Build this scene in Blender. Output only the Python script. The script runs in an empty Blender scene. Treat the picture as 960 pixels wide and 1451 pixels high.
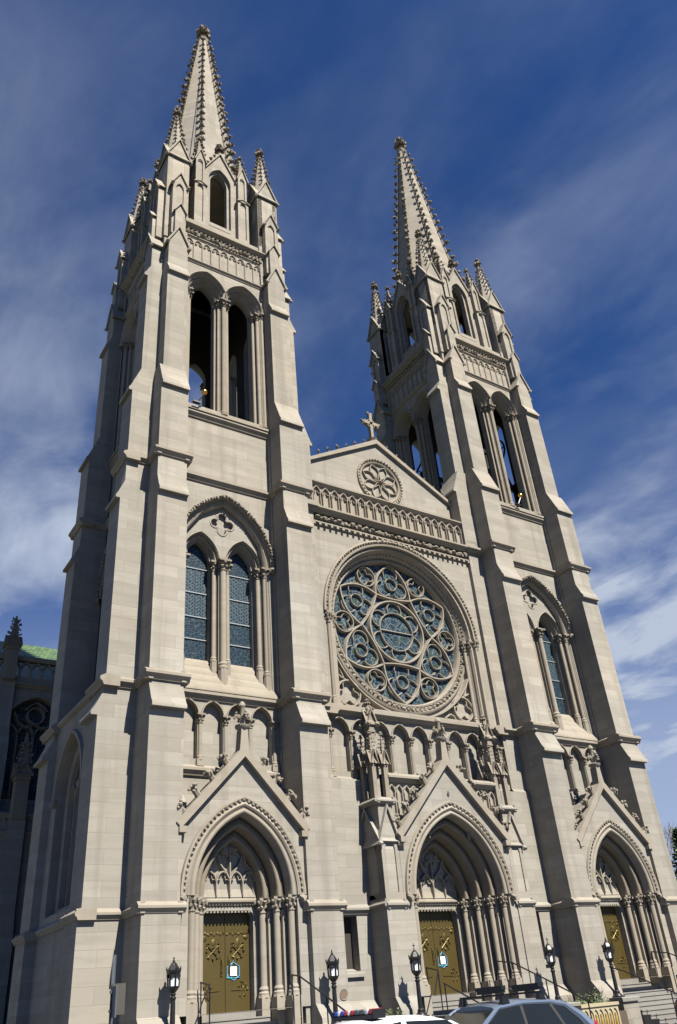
import bpy, bmesh, math, random
from mathutils import Vector, Matrix
from mathutils.geometry import tessellate_polygon
PI = math.pi
rnd = random.Random(7)
S = bpy.context.scene
COL = S.collection
# ------------------------------------------------------------------ camera
cam_d = bpy.data.cameras.new('camera')
cam = bpy.data.objects.new('camera', cam_d); COL.objects.link(cam); S.camera = cam
cam_d.sensor_fit = 'VERTICAL'; cam_d.sensor_height = 36.0
cam_d.lens = 1143.114 / 1451 * 36.0
cam_d.clip_start = 0.05; cam_d.clip_end = 4000
def cam_axes(az, el, ro):
    f = Vector((math.sin(az)*math.cos(el), math.cos(az)*math.cos(el), math.sin(el)))
    r = Vector((math.cos(az), -math.sin(az), 0)); u = r.cross(f)
    return r*math.cos(ro)+u*math.sin(ro), u*math.cos(ro)-r*math.sin(ro), f
r_, u_, f_ = cam_axes(math.radians(35.31344), math.radians(31.69056), math.radians(-5.19669))
M = Matrix((r_, u_, -f_)).transposed().to_4x4()
M.translation = (-21.77719, -24.75888, 2.06941)
cam.matrix_world = M
# ------------------------------------------------------------------ sun and sky
SUN = Vector((0.125, -1.0, 1.25)).normalized()          # towards the sun
sun_d = bpy.data.lights.new('sun', 'SUN'); sun_d.energy = 5.0; sun_d.angle = math.radians(0.5)
sun_d.color = (1.0, 0.945, 0.84)
sun = bpy.data.objects.new('sun', sun_d); COL.objects.link(sun)
sun.rotation_euler = SUN.to_track_quat('Z', 'Y').to_euler()
W = bpy.data.worlds.new('World'); S.world = W; W.use_nodes = True
wn, wl = W.node_tree.nodes, W.node_tree.links
wn.clear()
def N(t, **k):
    n = wn.new(t)
    for a, b in k.items(): setattr(n, a, b)
    return n
sky = N('ShaderNodeTexSky', sky_type='NISHITA'); sky.sun_disc = False
sky.sun_elevation = math.asin(SUN.z); sky.sun_rotation = math.atan2(SUN.x, SUN.y)
sky.air_density = 1.0; sky.dust_density = 0.0; sky.ozone_density = 3.5; sky.altitude = 1600
tc = N('ShaderNodeTexCoord'); sep = N('ShaderNodeSeparateXYZ'); wl.new(tc.outputs['Generated'], sep.inputs[0])
def wm(op, a, b=None, c=None, clamp=False):
    n = N('ShaderNodeMath', operation=op); n.use_clamp = clamp
    for i, x in enumerate((a, b, c)):
        if x is None: continue
        if isinstance(x, (int, float)): n.inputs[i].default_value = x
        else: wl.new(x, n.inputs[i])
    return n.outputs[0]
zc = wm('MAXIMUM', sep.outputs[2], 0.04)
za = wm('ADD', zc, 0.12)
px = wm('DIVIDE', sep.outputs[0], za); py = wm('DIVIDE', sep.outputs[1], za)
cmb = N('ShaderNodeCombineXYZ'); wl.new(px, cmb.inputs[0]); wl.new(py, cmb.inputs[1])
def wnoise(scale, rot, sc, detail, rough, dist, off=(0, 0, 0)):
    mp = N('ShaderNodeMapping'); mp.inputs['Rotation'].default_value = (0, 0, rot); mp.inputs['Scale'].default_value = sc
    mp.inputs['Location'].default_value = off
    wl.new(cmb.outputs[0], mp.inputs[0])
    n = N('ShaderNodeTexNoise'); n.inputs['Scale'].default_value = scale; n.inputs['Detail'].default_value = detail
    n.inputs['Roughness'].default_value = rough; n.inputs['Distortion'].default_value = dist
    wl.new(mp.outputs[0], n.inputs['Vector']); return n.outputs['Fac']
n1 = wnoise(1.15, 0.35, (1, 0.75, 1), 6, 0.5, 0.3, (6.3, 1.4, 0))
n2 = wnoise(4.2, 0.7, (1, 0.7, 1), 7, 0.55, 0.35, (3.7, 4.4, 0))
n3 = wnoise(8.0, 0.75, (1, 0.28, 1), 6, 0.6, 0.6, (1.7, 3.3, 0))
def wramp(x, a, b, lo=0.0, hi=1.0):
    m = N('ShaderNodeMapRange'); m.interpolation_type = 'SMOOTHSTEP'
    m.inputs[1].default_value = a; m.inputs[2].default_value = b; m.inputs[3].default_value = lo; m.inputs[4].default_value = hi
    wl.new(x, m.inputs[0]); return m.outputs[0]
low = wramp(sep.outputs[2], 0.85, 0.25)                 # more cirrus lower down
c1 = wramp(n1, 0.33, 0.62); c2 = wm('MULTIPLY', wramp(n2, 0.26, 0.76), wramp(n3, 0.25, 0.75, 0.72, 1.22))
cl = wm('MULTIPLY', c1, wm('ADD', wm('MULTIPLY', c2, 0.92), 0.08))
CLOUD_AMT, CLOUD_LOW = 0.26, 1.25
cl = wm('MULTIPLY', cl, wm('ADD', wm('MULTIPLY', low, CLOUD_LOW), CLOUD_AMT), clamp=True)
veil = wm('MULTIPLY', wramp(sep.outputs[2], 0.72, 0.05), 0.95)
cl = wm('MAXIMUM', cl, wm('MULTIPLY', veil, wm('ADD', wm('MULTIPLY', c2, 0.8), 0.25)))
cl = wm('MAXIMUM', cl, wramp(sep.outputs[2], 0.55, 0.12, 0.0, 0.72))       # hazy veil towards the horizon
cl = wm('MULTIPLY', cl, wramp(sep.outputs[1], -0.25, 0.35))   # clouds removed behind the camera to keep shaded faces dark
mix = N('ShaderNodeMixRGB'); wl.new(cl, mix.inputs[0])
tint = N('ShaderNodeMixRGB', blend_type='MULTIPLY'); tint.inputs[0].default_value = 1.0
wl.new(sky.outputs[0], tint.inputs[1]); tint.inputs[2].default_value = (0.18, 0.45, 0.80, 1)
wl.new(tint.outputs[0], mix.inputs[1]); mix.inputs[2].default_value = (3.85, 4.4, 5.5, 1)
bg = N('ShaderNodeBackground'); bg.inputs[1].default_value = 0.05
wl.new(mix.outputs[0], bg.inputs[0])
wo = N('ShaderNodeOutputWorld'); wl.new(bg.outputs[0], wo.inputs[0])
S.view_settings.view_transform = 'Standard'; S.view_settings.look = 'None'
S.view_settings.exposure = 1.33; S.view_settings.gamma = 1.0
S.render.engine = 'CYCLES'
S.render.resolution_x = 677; S.render.resolution_y = 1024
S.cycles.max_bounces = 6; S.cycles.diffuse_bounces = 1

# ------------------------------------------------------------------ materials
class Mat:
    def __init__(s, name):
        s.m = bpy.data.materials.new(name); s.m.use_nodes = True
        s.t = s.m.node_tree; s.b = s.t.nodes['Principled BSDF']
    def n(s, t, **k):
        x = s.t.nodes.new(t)
        for a, b in k.items(): setattr(x, a, b)
        return x
    def l(s, a, b): s.t.links.new(a, b)
    def math(s, op, a, b=None, clamp=False):
        n = s.n('ShaderNodeMath', operation=op); n.use_clamp = clamp
        for i, x in enumerate((a, b)):
            if x is None: continue
            if isinstance(x, (int, float)): n.inputs[i].default_value = x
            else: s.l(x, n.inputs[i])
        return n.outputs[0]
    def noise(s, vec, scale, detail=4, rough=0.55, sc=None):
        if sc:
            mp = s.n('ShaderNodeMapping'); mp.inputs['Scale'].default_value = sc; s.l(vec, mp.inputs[0]); vec = mp.outputs[0]
        n = s.n('ShaderNodeTexNoise'); n.inputs['Scale'].default_value = scale; n.inputs['Detail'].default_value = detail
        n.inputs['Roughness'].default_value = rough; s.l(vec, n.inputs['Vector']); return n.outputs['Fac']
    def ramp(s, x, a, b, lo=0.0, hi=1.0):
        m = s.n('ShaderNodeMapRange')
        m.inputs[1].default_value = a; m.inputs[2].default_value = b; m.inputs[3].default_value = lo; m.inputs[4].default_value = hi
        s.l(x, m.inputs[0]); return m.outputs[0]
    def mix(s, fac, a, b, mode='MIX'):
        n = s.n('ShaderNodeMixRGB', blend_type=mode)
        for i, x in enumerate((fac, a, b)):
            if isinstance(x, (int, float)): n.inputs[i].default_value = x
            elif isinstance(x, tuple): n.inputs[i].default_value = (*x, 1)
            else: s.l(x, n.inputs[i])
        return n.outputs[0]
    def bump(s, h, strength, dist=0.02):
        b = s.n('ShaderNodeBump'); b.inputs['Strength'].default_value = strength; b.inputs['Distance'].default_value = dist
        s.l(h, b.inputs['Height']); s.l(b.outputs[0], s.b.inputs['Normal'])
def plain(name, col, rough=0.6, metal=0.0, var=0.15, scale=6.0, spec=0.5, bump=0.0):
    m = Mat(name); g = m.n('ShaderNodeTexCoord').outputs['Object']
    f = m.noise(g, scale, 5)
    c = m.mix(f, tuple(x*(1-var) for x in col), tuple(min(1, x*(1+var)) for x in col))
    m.l(c, m.b.inputs['Base Color']); m.b.inputs['Roughness'].default_value = rough; m.b.inputs['Metallic'].default_value = metal
    m.b.inputs['Specular IOR Level'].default_value = spec
    if bump: m.bump(f, bump)
    return m.m
def stone(name, base, warm, course=0.46, blk=1.25, streak=0.66, joint=0.62, scale=1.0):
    m = Mat(name)
    p = m.n('ShaderNodeNewGeometry').outputs['Position']
    sp = m.n('ShaderNodeSeparateXYZ'); m.l(p, sp.inputs[0])
    h = m.math('ADD', sp.outputs[0], sp.outputs[1])
    cv = m.n('ShaderNodeCombineXYZ'); m.l(h, cv.inputs[0]); m.l(sp.outputs[2], cv.inputs[1])
    br = m.n('ShaderNodeTexBrick'); m.l(cv.outputs[0], br.inputs['Vector'])
    br.offset = 0.45; br.inputs['Scale'].default_value = 1.0
    br.inputs['Brick Width'].default_value = blk; br.inputs['Row Height'].default_value = course
    br.inputs['Mortar Size'].default_value = 0.008; br.inputs['Mortar Smooth'].default_value = 0.3; br.inputs['Bias'].default_value = -0.1
    br.inputs['Color1'].default_value = (0.80, 0.79, 0.77, 1); br.inputs['Color2'].default_value = (1.14, 1.14, 1.14, 1); br.inputs['Mortar'].default_value = (0.58, 0.55, 0.50, 1)
    big = m.noise(p, 0.16, 5, 0.6); fine = m.noise(p, 5.0, 6, 0.65)
    st = m.noise(p, 1.0, 6, 0.62, (0.5, 0.5, 3.6))          # bedding, horizontal
    vs = m.noise(p, 1.0, 5, 0.6, (1.5, 1.5, 0.07))            # vertical wash
    hz = m.ramp(sp.outputs[2], 8.0, 40.0, -0.22, 0.30)
    c = m.mix(m.math('ADD', m.ramp(big, 0.3, 0.7), hz, clamp=True), base, warm)
    c = m.mix(joint, c, br.outputs['Color'], 'MULTIPLY')
    c = m.mix(m.ramp(st, 0.45, 0.70, 0.0, streak*0.85), c, (base[0]*0.72, base[1]*0.69, base[2]*0.64))
    c = m.mix(m.ramp(vs, 0.53, 0.68, 0.0, streak*0.75), c, (base[0]*0.6, base[1]*0.57, base[2]*0.53))
    c = m.mix(m.ramp(fine, 0.3, 0.75, 0.0, 0.22), c, (base[0]*0.7, base[1]*0.68, base[2]*0.62))
    m.l(c, m.b.inputs['Base Color']); m.b.inputs['Roughness'].default_value = 0.9; m.b.inputs['Specular IOR Level'].default_value = 0.2
    hh = m.math('ADD', m.math('MULTIPLY', fine, 0.25), m.math('MULTIPLY', br.outputs['Fac'], -0.8))
    m.bump(hh, 0.35, 0.012)
    return m.m
STONE = stone('limestone_ashlar', (0.240, 0.228, 0.204), (0.268, 0.236, 0.192))
TRIM = stone('limestone_trim', (0.240, 0.218, 0.184), (0.242, 0.206, 0.160), course=3.1, blk=1.9, streak=0.6, joint=0.2)
CARVE = stone('carved_limestone', (0.215, 0.192, 0.158), (0.165, 0.140, 0.108), course=9, blk=9, streak=0.8, joint=0.0)
ARCHV = stone('shade_darkened_archivolt_stone', (0.190, 0.165, 0.130), (0.165, 0.136, 0.100), course=3.1, blk=1.9, streak=0.7, joint=0.2)  # browner, darker trim stone; the arch shade is put into its colour
ROUGH = stone('rough_foundation_stone', (0.216, 0.202, 0.176), (0.194, 0.173, 0.144), course=0.34, blk=0.8, streak=0.7, joint=0.8)
STEP = stone('step_stone', (0.20, 0.192, 0.178), (0.185, 0.175, 0.16), course=7, blk=2.2, streak=0.5, joint=0.3)
BLACK = plain('black_iron', (0.012, 0.012, 0.014), 0.42, 0.3, 0.2)
INNER_SHADE = plain('painted_inner_shade', (0.03, 0.026, 0.022), 0.95, 0, 0.3, 1.5)  # near-black colour standing in for shade inside the openings
DARK = plain('dark_interior', (0.05, 0.045, 0.04), 0.9)
GOLD = plain('polished_gold', (0.75, 0.42, 0.09), 0.25, 1.0, 0.1)
def glass_mat():
    m = Mat('leaded_stained_glass'); p = m.n('ShaderNodeNewGeometry').outputs['Position']
    sp = m.n('ShaderNodeSeparateXYZ'); m.l(p, sp.inputs[0])
    cv = m.n('ShaderNodeCombineXYZ'); m.l(m.math('ADD', sp.outputs[0], sp.outputs[1]), cv.inputs[0]); m.l(sp.outputs[2], cv.inputs[1])
    def vor(scale, feat):
        v = m.n('ShaderNodeTexVoronoi', feature=feat); v.inputs['Scale'].default_value = scale; m.l(cv.outputs[0], v.inputs['Vector']); return v
    e = vor(6.5, 'DISTANCE_TO_EDGE'); e2 = vor(2.2, 'DISTANCE_TO_EDGE'); cc = vor(6.5, 'F1')
    hs = m.n('ShaderNodeSeparateColor'); m.l(cc.outputs['Color'], hs.inputs[0])
    c = m.mix(hs.outputs[0], (0.009, 0.018, 0.029), (0.023, 0.037, 0.046))
    c = m.mix(m.math('GREATER_THAN', hs.outputs[1], 0.86), c, (0.03, 0.05, 0.03))
    ln = m.math('ADD', m.ramp(e.outputs['Distance'], 0.015, 0.045, 0.8, 0.0), m.ramp(e2.outputs['Distance'], 0.02, 0.035, 0.6, 0.0), clamp=True)
    c = m.mix(ln, c, (0.105, 0.135, 0.15))
    m.l(c, m.b.inputs['Base Color']); m.l(m.ramp(ln, 0, 1, 0.16, 0.6), m.b.inputs['Roughness']); m.b.inputs['Specular IOR Level'].default_value = 0.2
    m.bump(m.math('ADD', ln, hs.outputs[2]), 0.25, 0.01)
    return m.m
GLASS = glass_mat()
def lattice_glass():
    m = Mat('leaded_lattice_glass'); p = m.n('ShaderNodeNewGeometry').outputs['Position']
    sp = m.n('ShaderNodeSeparateXYZ'); m.l(p, sp.inputs[0])
    h = m.math('ADD', sp.outputs[0], sp.outputs[1]); z = sp.outputs[2]
    def lines(x, per, w):
        fr = m.math('FRACT', m.math('DIVIDE', x, per)); d = m.math('ABSOLUTE', m.math('SUBTRACT', fr, 0.5))
        return m.math('LESS_THAN', d, w)
    zz = m.math('ADD', z, m.math('MULTIPLY', m.math('PINGPONG', h, 0.14), 1.0))
    a = m.math('MAXIMUM', lines(h, 0.115, 0.10), m.math('MAXIMUM', lines(zz, 0.15, 0.13), lines(m.math('ADD', h, z), 0.3, 0.07)))
    cv = m.n('ShaderNodeCombineXYZ'); m.l(h, cv.inputs[0]); m.l(z, cv.inputs[1])
    v = m.n('ShaderNodeTexVoronoi', feature='DISTANCE_TO_EDGE'); v.inputs['Scale'].default_value = 7.0; m.l(cv.outputs[0], v.inputs['Vector'])
    b = m.ramp(v.outputs['Distance'], 0.012, 0.045, 1.0, 0.0)
    band = m.math('MULTIPLY', m.math('GREATER_THAN', z, 15.75), m.math('LESS_THAN', z, 17.9))
    ln = m.math('MULTIPLY', m.math('ADD', m.math('MULTIPLY', a, band), m.math('MULTIPLY', b, m.math('SUBTRACT', 1.0, band)), clamp=True), 0.7)
    f = m.noise(p, 3.0, 4)
    c = m.mix(f, (0.007, 0.015, 0.026), (0.016, 0.03, 0.042)); c = m.mix(ln, c, (0.085, 0.115, 0.13))
    m.l(c, m.b.inputs['Base Color']); m.b.inputs['Roughness'].default_value = 0.3; m.b.inputs['Specular IOR Level'].default_value = 0.2; m.bump(ln, 0.2, 0.01)
    return m.m
LGLASS = lattice_glass()
def bronze():
    m = Mat('gilt_bronze_planks'); g = m.n('ShaderNodeTexCoord').outputs['Object']
    sp = m.n('ShaderNodeSeparateXYZ'); m.l(g, sp.inputs[0])
    fr = m.math('FRACT', m.math('DIVIDE', sp.outputs[0], 0.095)); d = m.math('ABSOLUTE', m.math('SUBTRACT', fr, 0.5))
    gr = m.ramp(d, 0.40, 0.5)
    f = m.noise(g, 2.5, 5, 0.6, (1, 1, 0.4))
    c = m.mix(f, (0.048, 0.034, 0.007), (0.078, 0.056, 0.011)); c = m.mix(m.math('MULTIPLY', gr, 0.7), c, (0.10, 0.065, 0.02))
    m.l(c, m.b.inputs['Base Color']); m.b.inputs['Metallic'].default_value = 0.3; m.b.inputs['Roughness'].default_value = 0.45
    m.bump(m.math('MULTIPLY', gr, -1.0), 0.5, 0.01); return m.m
BRONZE = bronze()
BRASS = plain('brass_fittings', (0.10, 0.074, 0.024), 0.5, 0.7, 0.2)
LAMPGLASS = plain('frosted_lamp_glass', (0.62, 0.64, 0.64), 0.35, 0.0, 0.08)
ASPH = plain('asphalt', (0.05, 0.05, 0.052), 0.9, 0, 0.3, 25)
CONC = plain('pavement_concrete', (0.09, 0.088, 0.084), 0.9, 0, 0.12, 3)
def tiles():
    m = Mat('green_roof_tile'); p = m.n('ShaderNodeNewGeometry').outputs['Position']
    sp = m.n('ShaderNodeSeparateXYZ'); m.l(p, sp.inputs[0])
    cv = m.n('ShaderNodeCombineXYZ'); m.l(m.math('ADD', sp.outputs[0], m.math('MULTIPLY', sp.outputs[1], 0.02)), cv.inputs[0]); m.l(sp.outputs[2], cv.inputs[1])
    b = m.n('ShaderNodeTexBrick'); m.l(cv.outputs[0], b.inputs['Vector']); b.inputs['Brick Width'].default_value = 0.28; b.inputs['Row Height'].default_value = 0.24
    b.inputs['Mortar Size'].default_value = 0.02
    b.inputs['Scale'].default_value = 1.0
    b.inputs['Color1'].default_value = (0.045, 0.08, 0.03, 1); b.inputs['Color2'].default_value = (0.10, 0.15, 0.065, 1); b.inputs['Mortar'].default_value = (0.02, 0.05, 0.02, 1)
    m.l(b.outputs['Color'], m.b.inputs['Base Color']); m.b.inputs['Roughness'].default_value = 0.45; m.bump(b.outputs['Fac'], 0.6, 0.03)
    return m.m
TILE = tiles()
def paint(name, col, rough=0.22, metal=0.0):
    m = Mat(name); m.b.inputs['Base Color'].default_value = (*col, 1); m.b.inputs['Roughness'].default_value = rough
    m.b.inputs['Metallic'].default_value = metal; m.b.inputs['Coat Weight'].default_value = 0.6; m.b.inputs['Coat Roughness'].default_value = 0.05
    return m.m
def leaf(name, a, b):
    m = Mat(name); g = m.n('ShaderNodeNewGeometry').outputs['Position']; f = m.noise(g, 9, 3)
    m.l(m.mix(m.ramp(f, 0.3, 0.7), a, b), m.b.inputs['Base Color']); m.b.inputs['Roughness'].default_value = 0.55; return m.m

# ------------------------------------------------------------------ mesh builder
class MB:
    def __init__(s): s.v = []; s.f = []
    def vert(s, p): s.v.append(tuple(p)); return len(s.v)-1
    def face(s, ps): s.f.append([s.vert(p) for p in ps])
    def box(s, x0, x1, y0, y1, z0, z1):
        i = len(s.v)
        for z in (z0, z1):
            for x, y in ((x0, y0), (x1, y0), (x1, y1), (x0, y1)): s.v.append((x, y, z))
        for q in ((0,3,2,1),(4,5,6,7),(0,1,5,4),(1,2,6,5),(2,3,7,6),(3,0,4,7)): s.f.append([i+k for k in q])
        return s
    def prism(s, poly, a, b, ax='y'):
        """poly in the plane across ax (x: (y,z), y: (x,z), z: (x,y)); extruded from a to b"""
        def P(q, t): return (t, q[0], q[1]) if ax == 'x' else ((q[0], t, q[1]) if ax == 'y' else (q[0], q[1], t))
        n = len(poly); i = len(s.v)
        for t in (a, b):
            for q in poly: s.v.append(P(q, t))
        tri = tessellate_polygon([[Vector((q[0], q[1], 0)) for q in poly]])
        for t in tri:
            s.f.append([i+k for k in t]); s.f.append([i+n+k for k in reversed(t)])
        for k in range(n):
            j = (k+1) % n; s.f.append([i+k, i+j, i+n+j, i+n+k])
        return s
    def plate(s, outer, holes, y0, y1):
        """wall in the XZ plane from y0 (front) to y1, pierced by holes"""
        loops = [outer]+list(holes); flat = [q for L in loops for q in L]; n = len(flat); i = len(s.v)
        for y in (y0, y1):
            for q in flat: s.v.append((q[0], y, q[1]))
        for t in tessellate_polygon([[Vector((q[0], q[1], 0)) for q in L] for L in loops]):
            s.f.append([i+k for k in t]); s.f.append([i+n+k for k in reversed(t)])
        o = 0
        for L in loops:
            m = len(L)
            for k in range(m):
                j = (k+1) % m; s.f.append([i+o+k, i+o+j, i+n+o+j, i+n+o+k])
            o += m
        return s
    def rows(s, rws, closed=False, cap=False, loop=False):
        """loft through rows of equal length; closed = each row is a ring; loop = last row joins first"""
        m = len(rws[0]); i = len(s.v)
        for r in rws: s.v.extend(tuple(p) for p in r)
        R = len(rws)
        for a in range(R if loop else R-1):
            b = (a+1) % R
            for k in range(m if closed else m-1):
                j = (k+1) % m; s.f.append([i+a*m+k, i+a*m+j, i+b*m+j, i+b*m+k])
        if cap: s.f.append([i+k for k in range(m)][::-1]); s.f.append([i+(R-1)*m+k for k in range(m)])
        return s
    def rev(s, prof, n=10, c=(0, 0), rot=0.0, sx=1, sy=1):
        rws = [[(c[0]+r*sx*math.cos(rot+2*PI*k/n), c[1]+r*sy*math.sin(rot+2*PI*k/n), z) for k in range(n)] for r, z in prof]
        return s.rows(rws, True, True)
    def tube(s, path, r, n=6, cap=True):
        P = [Vector(p) for p in path]; rws = []; rr = r if isinstance(r, (list, tuple)) else [r]*len(P)
        up = None
        for i, p in enumerate(P):
            d = (P[min(i+1, len(P)-1)]-P[max(i-1, 0)]).normalized()
            if up is None or abs(d.dot(up)) > 0.98: up = Vector((0, 0, 1)) if abs(d.z) < 0.9 else Vector((0, 1, 0))
            a = d.cross(up).normalized(); b = a.cross(d)
            rws.append([p+a*rr[i]*math.cos(2*PI*k/n)+b*rr[i]*math.sin(2*PI*k/n) for k in range(n)])
        return s.rows(rws, True, cap)
    def blob(s, c, r, sq=(1, 1, 1), jit=0.25):
        t = (1+5**.5)/2; i = len(s.v)
        for q in ((-1,t,0),(1,t,0),(-1,-t,0),(1,-t,0),(0,-1,t),(0,1,t),(0,-1,-t),(0,1,-t),(t,0,-1),(t,0,1),(-t,0,-1),(-t,0,1)):
            k = r/1.9*(1+rnd.uniform(-jit, jit)); s.v.append((c[0]+q[0]*k*sq[0], c[1]+q[1]*k*sq[1], c[2]+q[2]*k*sq[2]))
        for q in ((0,11,5),(0,5,1),(0,1,7),(0,7,10),(0,10,11),(1,5,9),(5,11,4),(11,10,2),(10,7,6),(7,1,8),(3,9,4),(3,4,2),(3,2,6),(3,6,8),(3,8,9),(4,9,5),(2,4,11),(6,2,10),(8,6,7),(9,8,1)):
            s.f.append([i+k for k in q])
        return s
    def add(s, o, mat=None):
        i = len(s.v)
        s.v.extend(tuple(mat @ Vector(p)) for p in o.v) if mat else s.v.extend(o.v)
        s.f.extend([[k+i for k in f] for f in o.f]); return s
    def build(s, name, mat, parent=None, smooth=True, loc=None, mats=None, rz=0.0):
        me = bpy.data.meshes.new(name); me.from_pydata(s.v, [], s.f)
        bm = bmesh.new(); bm.from_mesh(me)
        bmesh.ops.recalc_face_normals(bm, faces=bm.faces[:]); bm.to_mesh(me); bm.free()
        me.materials.append(mat)
        if smooth:
            me.shade_smooth(); me.set_sharp_from_angle(angle=math.radians(38))
        o = bpy.data.objects.new(name, me); COL.objects.link(o)
        if parent: o.parent = parent
        if loc: o.location = loc
        if rz: o.rotation_euler.z = rz
        return o
def RZ(k): return Matrix.Rotation(k, 4, 'Z')
def four(mb):
    o = MB()
    for k in range(4): o.add(mb, RZ(k*PI/2))
    return o
def tag(o, label=None, cat=None, group=None, kind=None):
    if label: o['label'] = label
    if cat: o['category'] = cat
    if group: o['group'] = group
    if kind: o['kind'] = kind
    return o
def empty(name, loc=(0, 0, 0), rz=0):
    o = bpy.data.objects.new(name, None); COL.objects.link(o); o.location = loc; o.rotation_euler.z = rz; o.empty_display_size = 0.3
    return o
def copy_tree(o, parent=None):
    c = o.copy(); COL.objects.link(c)
    if parent: c.parent = parent
    for ch in list(o.children): copy_tree(ch, c)
    return c
# ---- gothic helpers
def arch(w, h, zs, x=0.0, n=10, d=0.0):
    """pointed arch half width w, rise h, offset outward by d: points from right springing over the crown to the left"""
    R = (w*w+h*h)/(2*w); cx = w-R; Rd = R+d; t1 = math.acos(max(-1, min(1, -cx/Rd)))
    right = [(x+cx+Rd*math.cos(t1*k/n), zs+Rd*math.sin(t1*k/n)) for k in range(n+1)]
    right[-1] = (x, right[-1][1])
    return right+[(2*x-p[0], p[1]) for p in reversed(right[:-1])]
def arch_hole(w, h, zs, z0, x=0.0, n=10, d=0.0):
    a = arch(w, h, zs, x, n, d)
    return a+[(a[-1][0], z0), (a[0][0], z0)]
def sweep_arch(mb, w, h, zs, prof, x=0.0, n=12, z0=None, close=False):
    """prof: list of (d, y); sweeps it round the pointed arch, with straight legs down to z0"""
    cols = []
    for d, y in prof:
        a = [(p[0], y, p[1]) for p in arch(w, h, zs, x, n, d)]
        if z0 is not None: a = [(a[0][0], y, z0)]+a+[(a[-1][0], y, z0)]
        cols.append(a)
    rws = [[c[i] for c in cols] for i in range(len(cols[0]))]
    mb.rows(rws, close, close)
def rib(mb, path, w, yf, yb, closed=False, fl=0.4):
    """chamfered bar along a path in XZ"""
    n = len(path); rws = []
    for i in range(n):
        a = path[(i-1) % n] if (closed or i > 0) else path[i]; b = path[(i+1) % n] if (closed or i < n-1) else path[i]
        dx, dz = b[0]-a[0], b[1]-a[1]; L = math.hypot(dx, dz) or 1; nx, nz = -dz/L, dx/L
        p = path[i]; rws.append([(p[0]+nx*w*q, y, p[1]+nz*w*q) for q, y in ((-1, yb), (-fl, yf), (fl, yf), (1, yb))])
    mb.rows(rws, True, not closed, closed)
def circ(cx, cz, r, n=24, a0=0.0, a1=2*PI, closed=True):
    m = n if closed else n+1
    return [(cx+r*math.cos(a0+(a1-a0)*k/n), cz+r*math.sin(a0+(a1-a0)*k/n)) for k in range(m)]
def shaft(mb, x, y, z0, z1, r, cap=True, base=True, n=10, caph=None):
    ch = caph or r*3.2
    bt = z0+(r*2.2 if base else 0)
    if base: mb.rev([(r*1.55, z0), (r*1.6, z0+r*.6), (r*1.25, z0+r*1.0), (r*1.4, z0+r*1.5), (r*1.05, bt)], n, (x, y))
    top = z1-(ch if cap else 0)
    mb.rev([(r, bt), (r, top)], n, (x, y))
def capital(mb, x, y, z1, r, h=None, abw=None):
    h = h or r*3.2; z0 = z1-h
    mb.rev([(r*1.2, z0-r*.25), (r*1.25, z0), (r*1.0, z0+r*.2), (r*1.2, z0+h*.45), (r*1.75, z0+h*.8)], 8, (x, y))
    for ring, rr, zz in ((0, 1.3, .32), (1, 1.75, .68)):
        for k in range(6):
            a = 2*PI*(k+ring*.5)/6; mb.blob((x+r*rr*math.cos(a), y+r*rr*math.sin(a), z0+h*zz), r*.52)
    w = abw or r*2.0
    mb.box(x-w, x+w, y-w, y+w, z1-h*.2, z1)
def crocket(mb, p, out, s):
    """leafy knob: p on the edge, out = outward unit vector, s = size"""
    s *= rnd.uniform(.82, 1.16)
    o = Vector(out); p = Vector(p)+Vector((0, 0, rnd.uniform(-.12, .12)*s)); z = Vector((0, 0, 1)); t = o.cross(z)
    if t.length < .1: t = Vector((1, 0, 0))
    t.normalize()
    mb.tube([p-o*s*.2, p+o*s*.45+z*s*.1, p+o*s*.85+z*s*.4], [s*.22, s*.2, s*.16], 5)
    mb.blob(p+o*s*.95+z*s*.42, s*.36); mb.blob(p+o*s*.62+z*s*.32+t*s*.34, s*.27); mb.blob(p+o*s*.62+z*s*.32-t*s*.34, s*.27); mb.blob(p+o*s*1.02+z*s*.1, s*.24)
def finial(mb, c, s, h):
    x, y, z = c
    mb.rev([(s*.28, z), (s*.22, z+h*.3), (s*.42, z+h*.34), (s*.2, z+h*.42), (s*.16, z+h*.8), (s*.3, z+h*.9), (s*.05, z+h)], 8, (x, y))
    for zz, rr, k0, bs in ((.5, .62, 0, .34), (.78, .42, .5, .27)):
        for k in range(6):
            a = 2*PI*(k+k0)/6; mb.blob((x+s*rr*math.cos(a), y+s*rr*math.sin(a), z+h*zz), s*bs); mb.blob((x+s*rr*.55*math.cos(a), y+s*rr*.55*math.sin(a), z+h*(zz+.06)), s*bs*.8)
def coping(mb, pts, y0, y1, t=0.1, drop=0.0):
    """sloping slabs over a gable: pts = (x,z) polyline foot-apex-foot"""
    n = len(pts); up = []
    for i, p in enumerate(pts):
        a = pts[max(i-1, 0)]; b = pts[min(i+1, n-1)]
        if 0 < i < n-1: up.append((p[0], p[1]+t*1.7))
        else:
            dx, dz = b[0]-a[0], b[1]-a[1]; L = math.hypot(dx, dz); up.append((p[0]-dz/L*t, p[1]+dx/L*t))
    mb.prism(list(pts)+up[::-1], y0, y1)
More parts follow.
